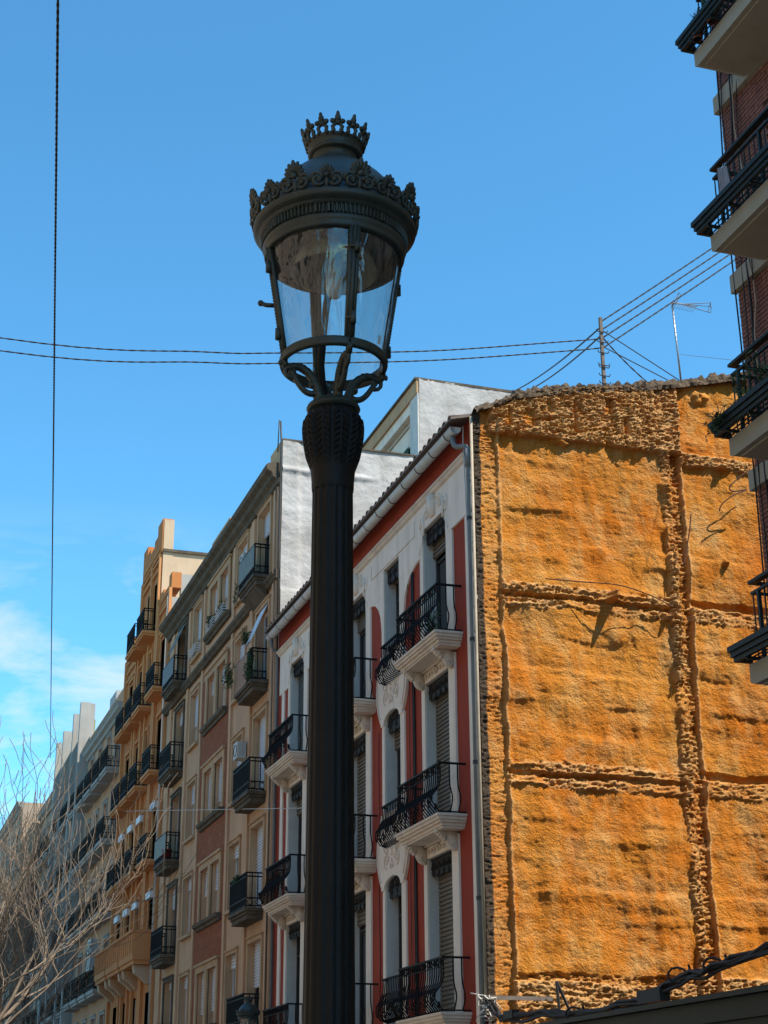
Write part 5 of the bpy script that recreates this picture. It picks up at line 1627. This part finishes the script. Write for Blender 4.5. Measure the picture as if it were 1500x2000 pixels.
# loose wires on the orange wall
cable('loose_wire', [(12.35, 27.45, 11.89), (13.1, 27.38, 11.88), (13.85, 27.25, 11.84), (14.6, 27.35, 11.72), (15.08, 27.4, 11.55)], 0.012, 'loose brown wire lying along the upper floor joint of the orange wall', 'wire', False, m=M_wire)
cable('loose_wire', [(17.25, 27.3, 14.8), (16.9, 27.25, 14.62), (16.56, 27.3, 14.31), (16.62, 27.3, 14.2), (16.95, 27.3, 14.28), (16.6, 27.3, 14.1), (16.36, 27.35, 13.9), (16.3, 27.38, 13.75)], 0.014, 'zigzag loose wire near the brick building on the orange wall', 'wire', False, m=M_wire)
cable('loose_wire', [(15.62, 27.35, 13.6), (15.5, 27.3, 13.1), (15.33, 27.3, 12.45)], 0.014, 'straight pale wire hanging in the vertical groove of the orange wall', 'wire', False, m=M_wire)

# ================================================================== CANOPY at the lower right
cp = thing('terrace_canopy', (4.6, 8, 0.0), 'dark green metal terrace canopy edge at the bottom right corner', 'canopy')
MB().box(4.46, 4.60, 6.2, 13.5, 2.19, 2.30).box(4.42, 4.60, 6.2, 13.5, 2.302, 2.33).box(4.48, 4.58, 6.2, 13.5, 2.10, 2.188).build('beam', M_teal, cp)
for y in (6.3, 8.3, 10.8, 13.4):
    MB().box(4.49, 4.57, y - 0.04, y + 0.04, 0.0, 2.10).build('post', M_teal, cp)
MB().box(4.604, 4.62, 6.2, 13.5, 2.24, 2.32).build('roof_edge', M_teal, cp)

# ================================================================== SMALL THINGS
def leafy(name, c, r, n_, label, seed, cat='plant', hang=0.0, pot=None, group=None, sz=0.05):
    rg = random.Random(seed)
    t = thing(name, (c[0], c[1], c[2] - (0.2 if pot else 0)), label, cat, group)
    mb = MB()
    for k in range(max(4, n_ // 12)):
        p = Vector((c[0] + rg.uniform(-0.5, 0.5) * r[0], c[1] + rg.uniform(-0.5, 0.5) * r[1], c[2]))
        up = rg.random() > hang / (hang + r[2] + 1e-6)
        d = Vector((rg.uniform(-0.5, 0.5) * r[0], rg.uniform(-0.4, 0.4) * r[1], (r[2] if up else -hang) * rg.uniform(0.5, 1.0)))
        st_ = [p + d * t + Vector((-0.04 * math.sin(t * 3) if not up else 0, 0.03 * math.sin(t * 4 + k), 0)) for t in [q / 6 for q in range(7)]]
        mb.tube(st_, 0.005, 3, False)
        for i in range(12):
            q = st_[1 + i % 6].lerp(st_[i % 6], rg.random())
            a = Vector((rg.uniform(-1, 1), rg.uniform(-1, 1), rg.uniform(-0.6, 1))).normalized()
            b = a.orthogonal().normalized()
            s_ = sz * rg.uniform(0.6, 1.2)
            mb.add([q, q + a * s_ + b * s_ * 0.4, q + a * s_ * 1.9, q + a * s_ - b * s_ * 0.4], [(0, 1, 2, 3)])
    mb.build('foliage', M_leaf, t)
    if pot:
        MB().lathe([(0.07, -0.2), (0.10, 0.0), (0.115, 0.0), (0.115, 0.03), (0.095, 0.03)], (c[0], c[1], c[2] - 0.0), 16).build('pot', pot, t, True)
    return t
leafy('trailing_ivy', (10.15, 15.85, 10.4), (0.16, 1.1, 0.5), 420, 'ivy growing through the railing of the third brick balcony from the top', 1, hang=0.35)
leafy('potted_plant', (9.85, 16.5, 10.12), (0.14, 0.3, 0.18), 160, 'dark plant in the trough end of the ivy covered brick balcony', 2, hang=0.2, sz=0.04)
leafy('potted_plant', (10.04, 16.35, 16.20), (0.12, 0.16, 0.30), 120, 'potted plant in the trough end of the topmost brick balcony', 3, pot=M_pot, sz=0.045)
leafy('potted_plant', (10.05, 15.95, 16.2), (0.10, 0.14, 0.3), 90, 'smaller potted plant beside the first pot on the topmost brick balcony', 4, pot=M_pot, sz=0.04)
leafy('trailing_ivy', (10.48, 44.6, 14.75), (0.14, 0.35, 0.5), 420, 'green ivy covering the near end of the beige balcony with the reed screen', 5, hang=0.75, sz=0.06)
leafy('potted_plant', (10.30, 46.55, 14.9), (0.22, 0.3, 0.35), 260, 'bushy plant hung outside the reed screen of the beige balcony', 6, hang=0.5, sz=0.06)
leafy('potted_plant', (10.5, 45.3, 15.5), (0.2, 0.3, 0.55), 120, 'tall dry plant above the reed screen balcony rail', 7, sz=0.08)
leafy('potted_plant', (10.45, 46.5, 17.55), (0.12, 0.16, 0.25), 90, 'small plant at the far corner of the top beige balcony', 8, hang=0.7, sz=0.05)
leafy('window_plant', (10.85, 52.4, 18.2), (0.16, 0.5, 0.4), 200, 'green plants behind the white rail of the left top brick column window', 9, sz=0.07)
leafy('window_plant', (10.85, 50.6, 18.15), (0.14, 0.6, 0.35), 160, 'green plants behind the white rail of the right top brick column window', 10, sz=0.06)
leafy('potted_plant', (10.70, 29.6, 11.21), (0.2, 0.5, 0.6), 200, 'dark potted plant behind the railing of the nearest top red balcony', 11, sz=0.05, pot=M_pot)
leafy('potted_plant', (10.50, 45.6, 8.5), (0.14, 0.5, 0.25), 160, 'plants along the rail of the third beige balcony from the bottom', 12, sz=0.05)
def bucket(x, y, z, label):
    o = MB().lathe([(0.0, 0), (0.14, 0), (0.17, 0.30), (0.18, 0.30), (0.18, 0.33), (0.155, 0.33)], (x, y, z), 18).build('bucket', M_potr, None, True)
    tag(o, label, 'bucket')
bucket(10.62, 57.2, 11.0, 'red pot on the far glazed balcony of the beige building')
def aircon(x0, x1, y0, y1, z, hgt, label, group=None):
    t = thing('air_conditioner', ((x0 + x1) / 2, (y0 + y1) / 2, z), label, 'air conditioner', group)
    MB().box(x0, x1, y0, y1, z, z + hgt).build('casing', M_ac, t)
    yc, xc = (y0 + y1) / 2, x0 - 0.006
    MB().tube([(xc, yc + hgt * 0.36 * math.cos(a), z + hgt / 2 + hgt * 0.36 * math.sin(a)) for a in [k * math.pi / 8 for k in range(17)]], 0.012, 5).build('fan_grille', M_framed, t)
    for k in range(6): MB().box(x0 + 0.04, x1 - 0.04, y0 - 0.008, y0 - 0.001, z + 0.08 + 0.08 * k, z + 0.10 + 0.08 * k).build('vent_slat', M_greyc, t)
    return t
aircon(10.62, 10.90, 46.5, 47.0, 18.35, 0.5, 'air conditioner beside the top beige balcony')
aircon(10.62, 10.90, 46.55, 47.05, 12.35, 0.5, 'air conditioner above the second lowest visible beige balcony')
aircon(10.25, 10.6, 72.3, 73.2, 9.3, 0.62, 'upper of two air conditioners on the pink building')
aircon(10.25, 10.6, 72.3, 73.2, 8.6, 0.62, 'lower of two air conditioners on the pink building')
mb = MB()
n_ = 16
vs_ = []
for i in range(n_ + 1):
    for j in range(6):
        vs_.append((10.05 + 0.03 * math.sin(i * 1.3 + j * 0.4), 15.95 + 0.22 * i / n_, 13.72 - 0.085 * j - 0.03 * math.sin(i * 0.9)))
mb.add(vs_, [(i * 6 + j, i * 6 + j + 1, (i + 1) * 6 + j + 1, (i + 1) * 6 + j) for i in range(n_) for j in range(5)])
tag(mb.build('laundry', M_cloth, None, True), 'pale laundry hanging behind the railing of a brick building balcony', 'laundry')
o = MB().box(10.45, 10.8, 14.7, 15.05, 13.02, 13.9).build('storage_box', mat('blue_box', (0.15, 0.35, 0.42), (0.12, 0.3, 0.36), 0.5, 4))
tag(o, 'pale blue box behind the railing on a brick building balcony', 'box')
rodm = MB().tube([(10.93, A0 + 0.3, 21.1), (10.92, A0 + 0.15, 22.1)], 0.018, 6).build('roof_rod', M_framed, None, True)
tag(rodm, 'short dark rod standing on the beige building corner parapet', 'rod')
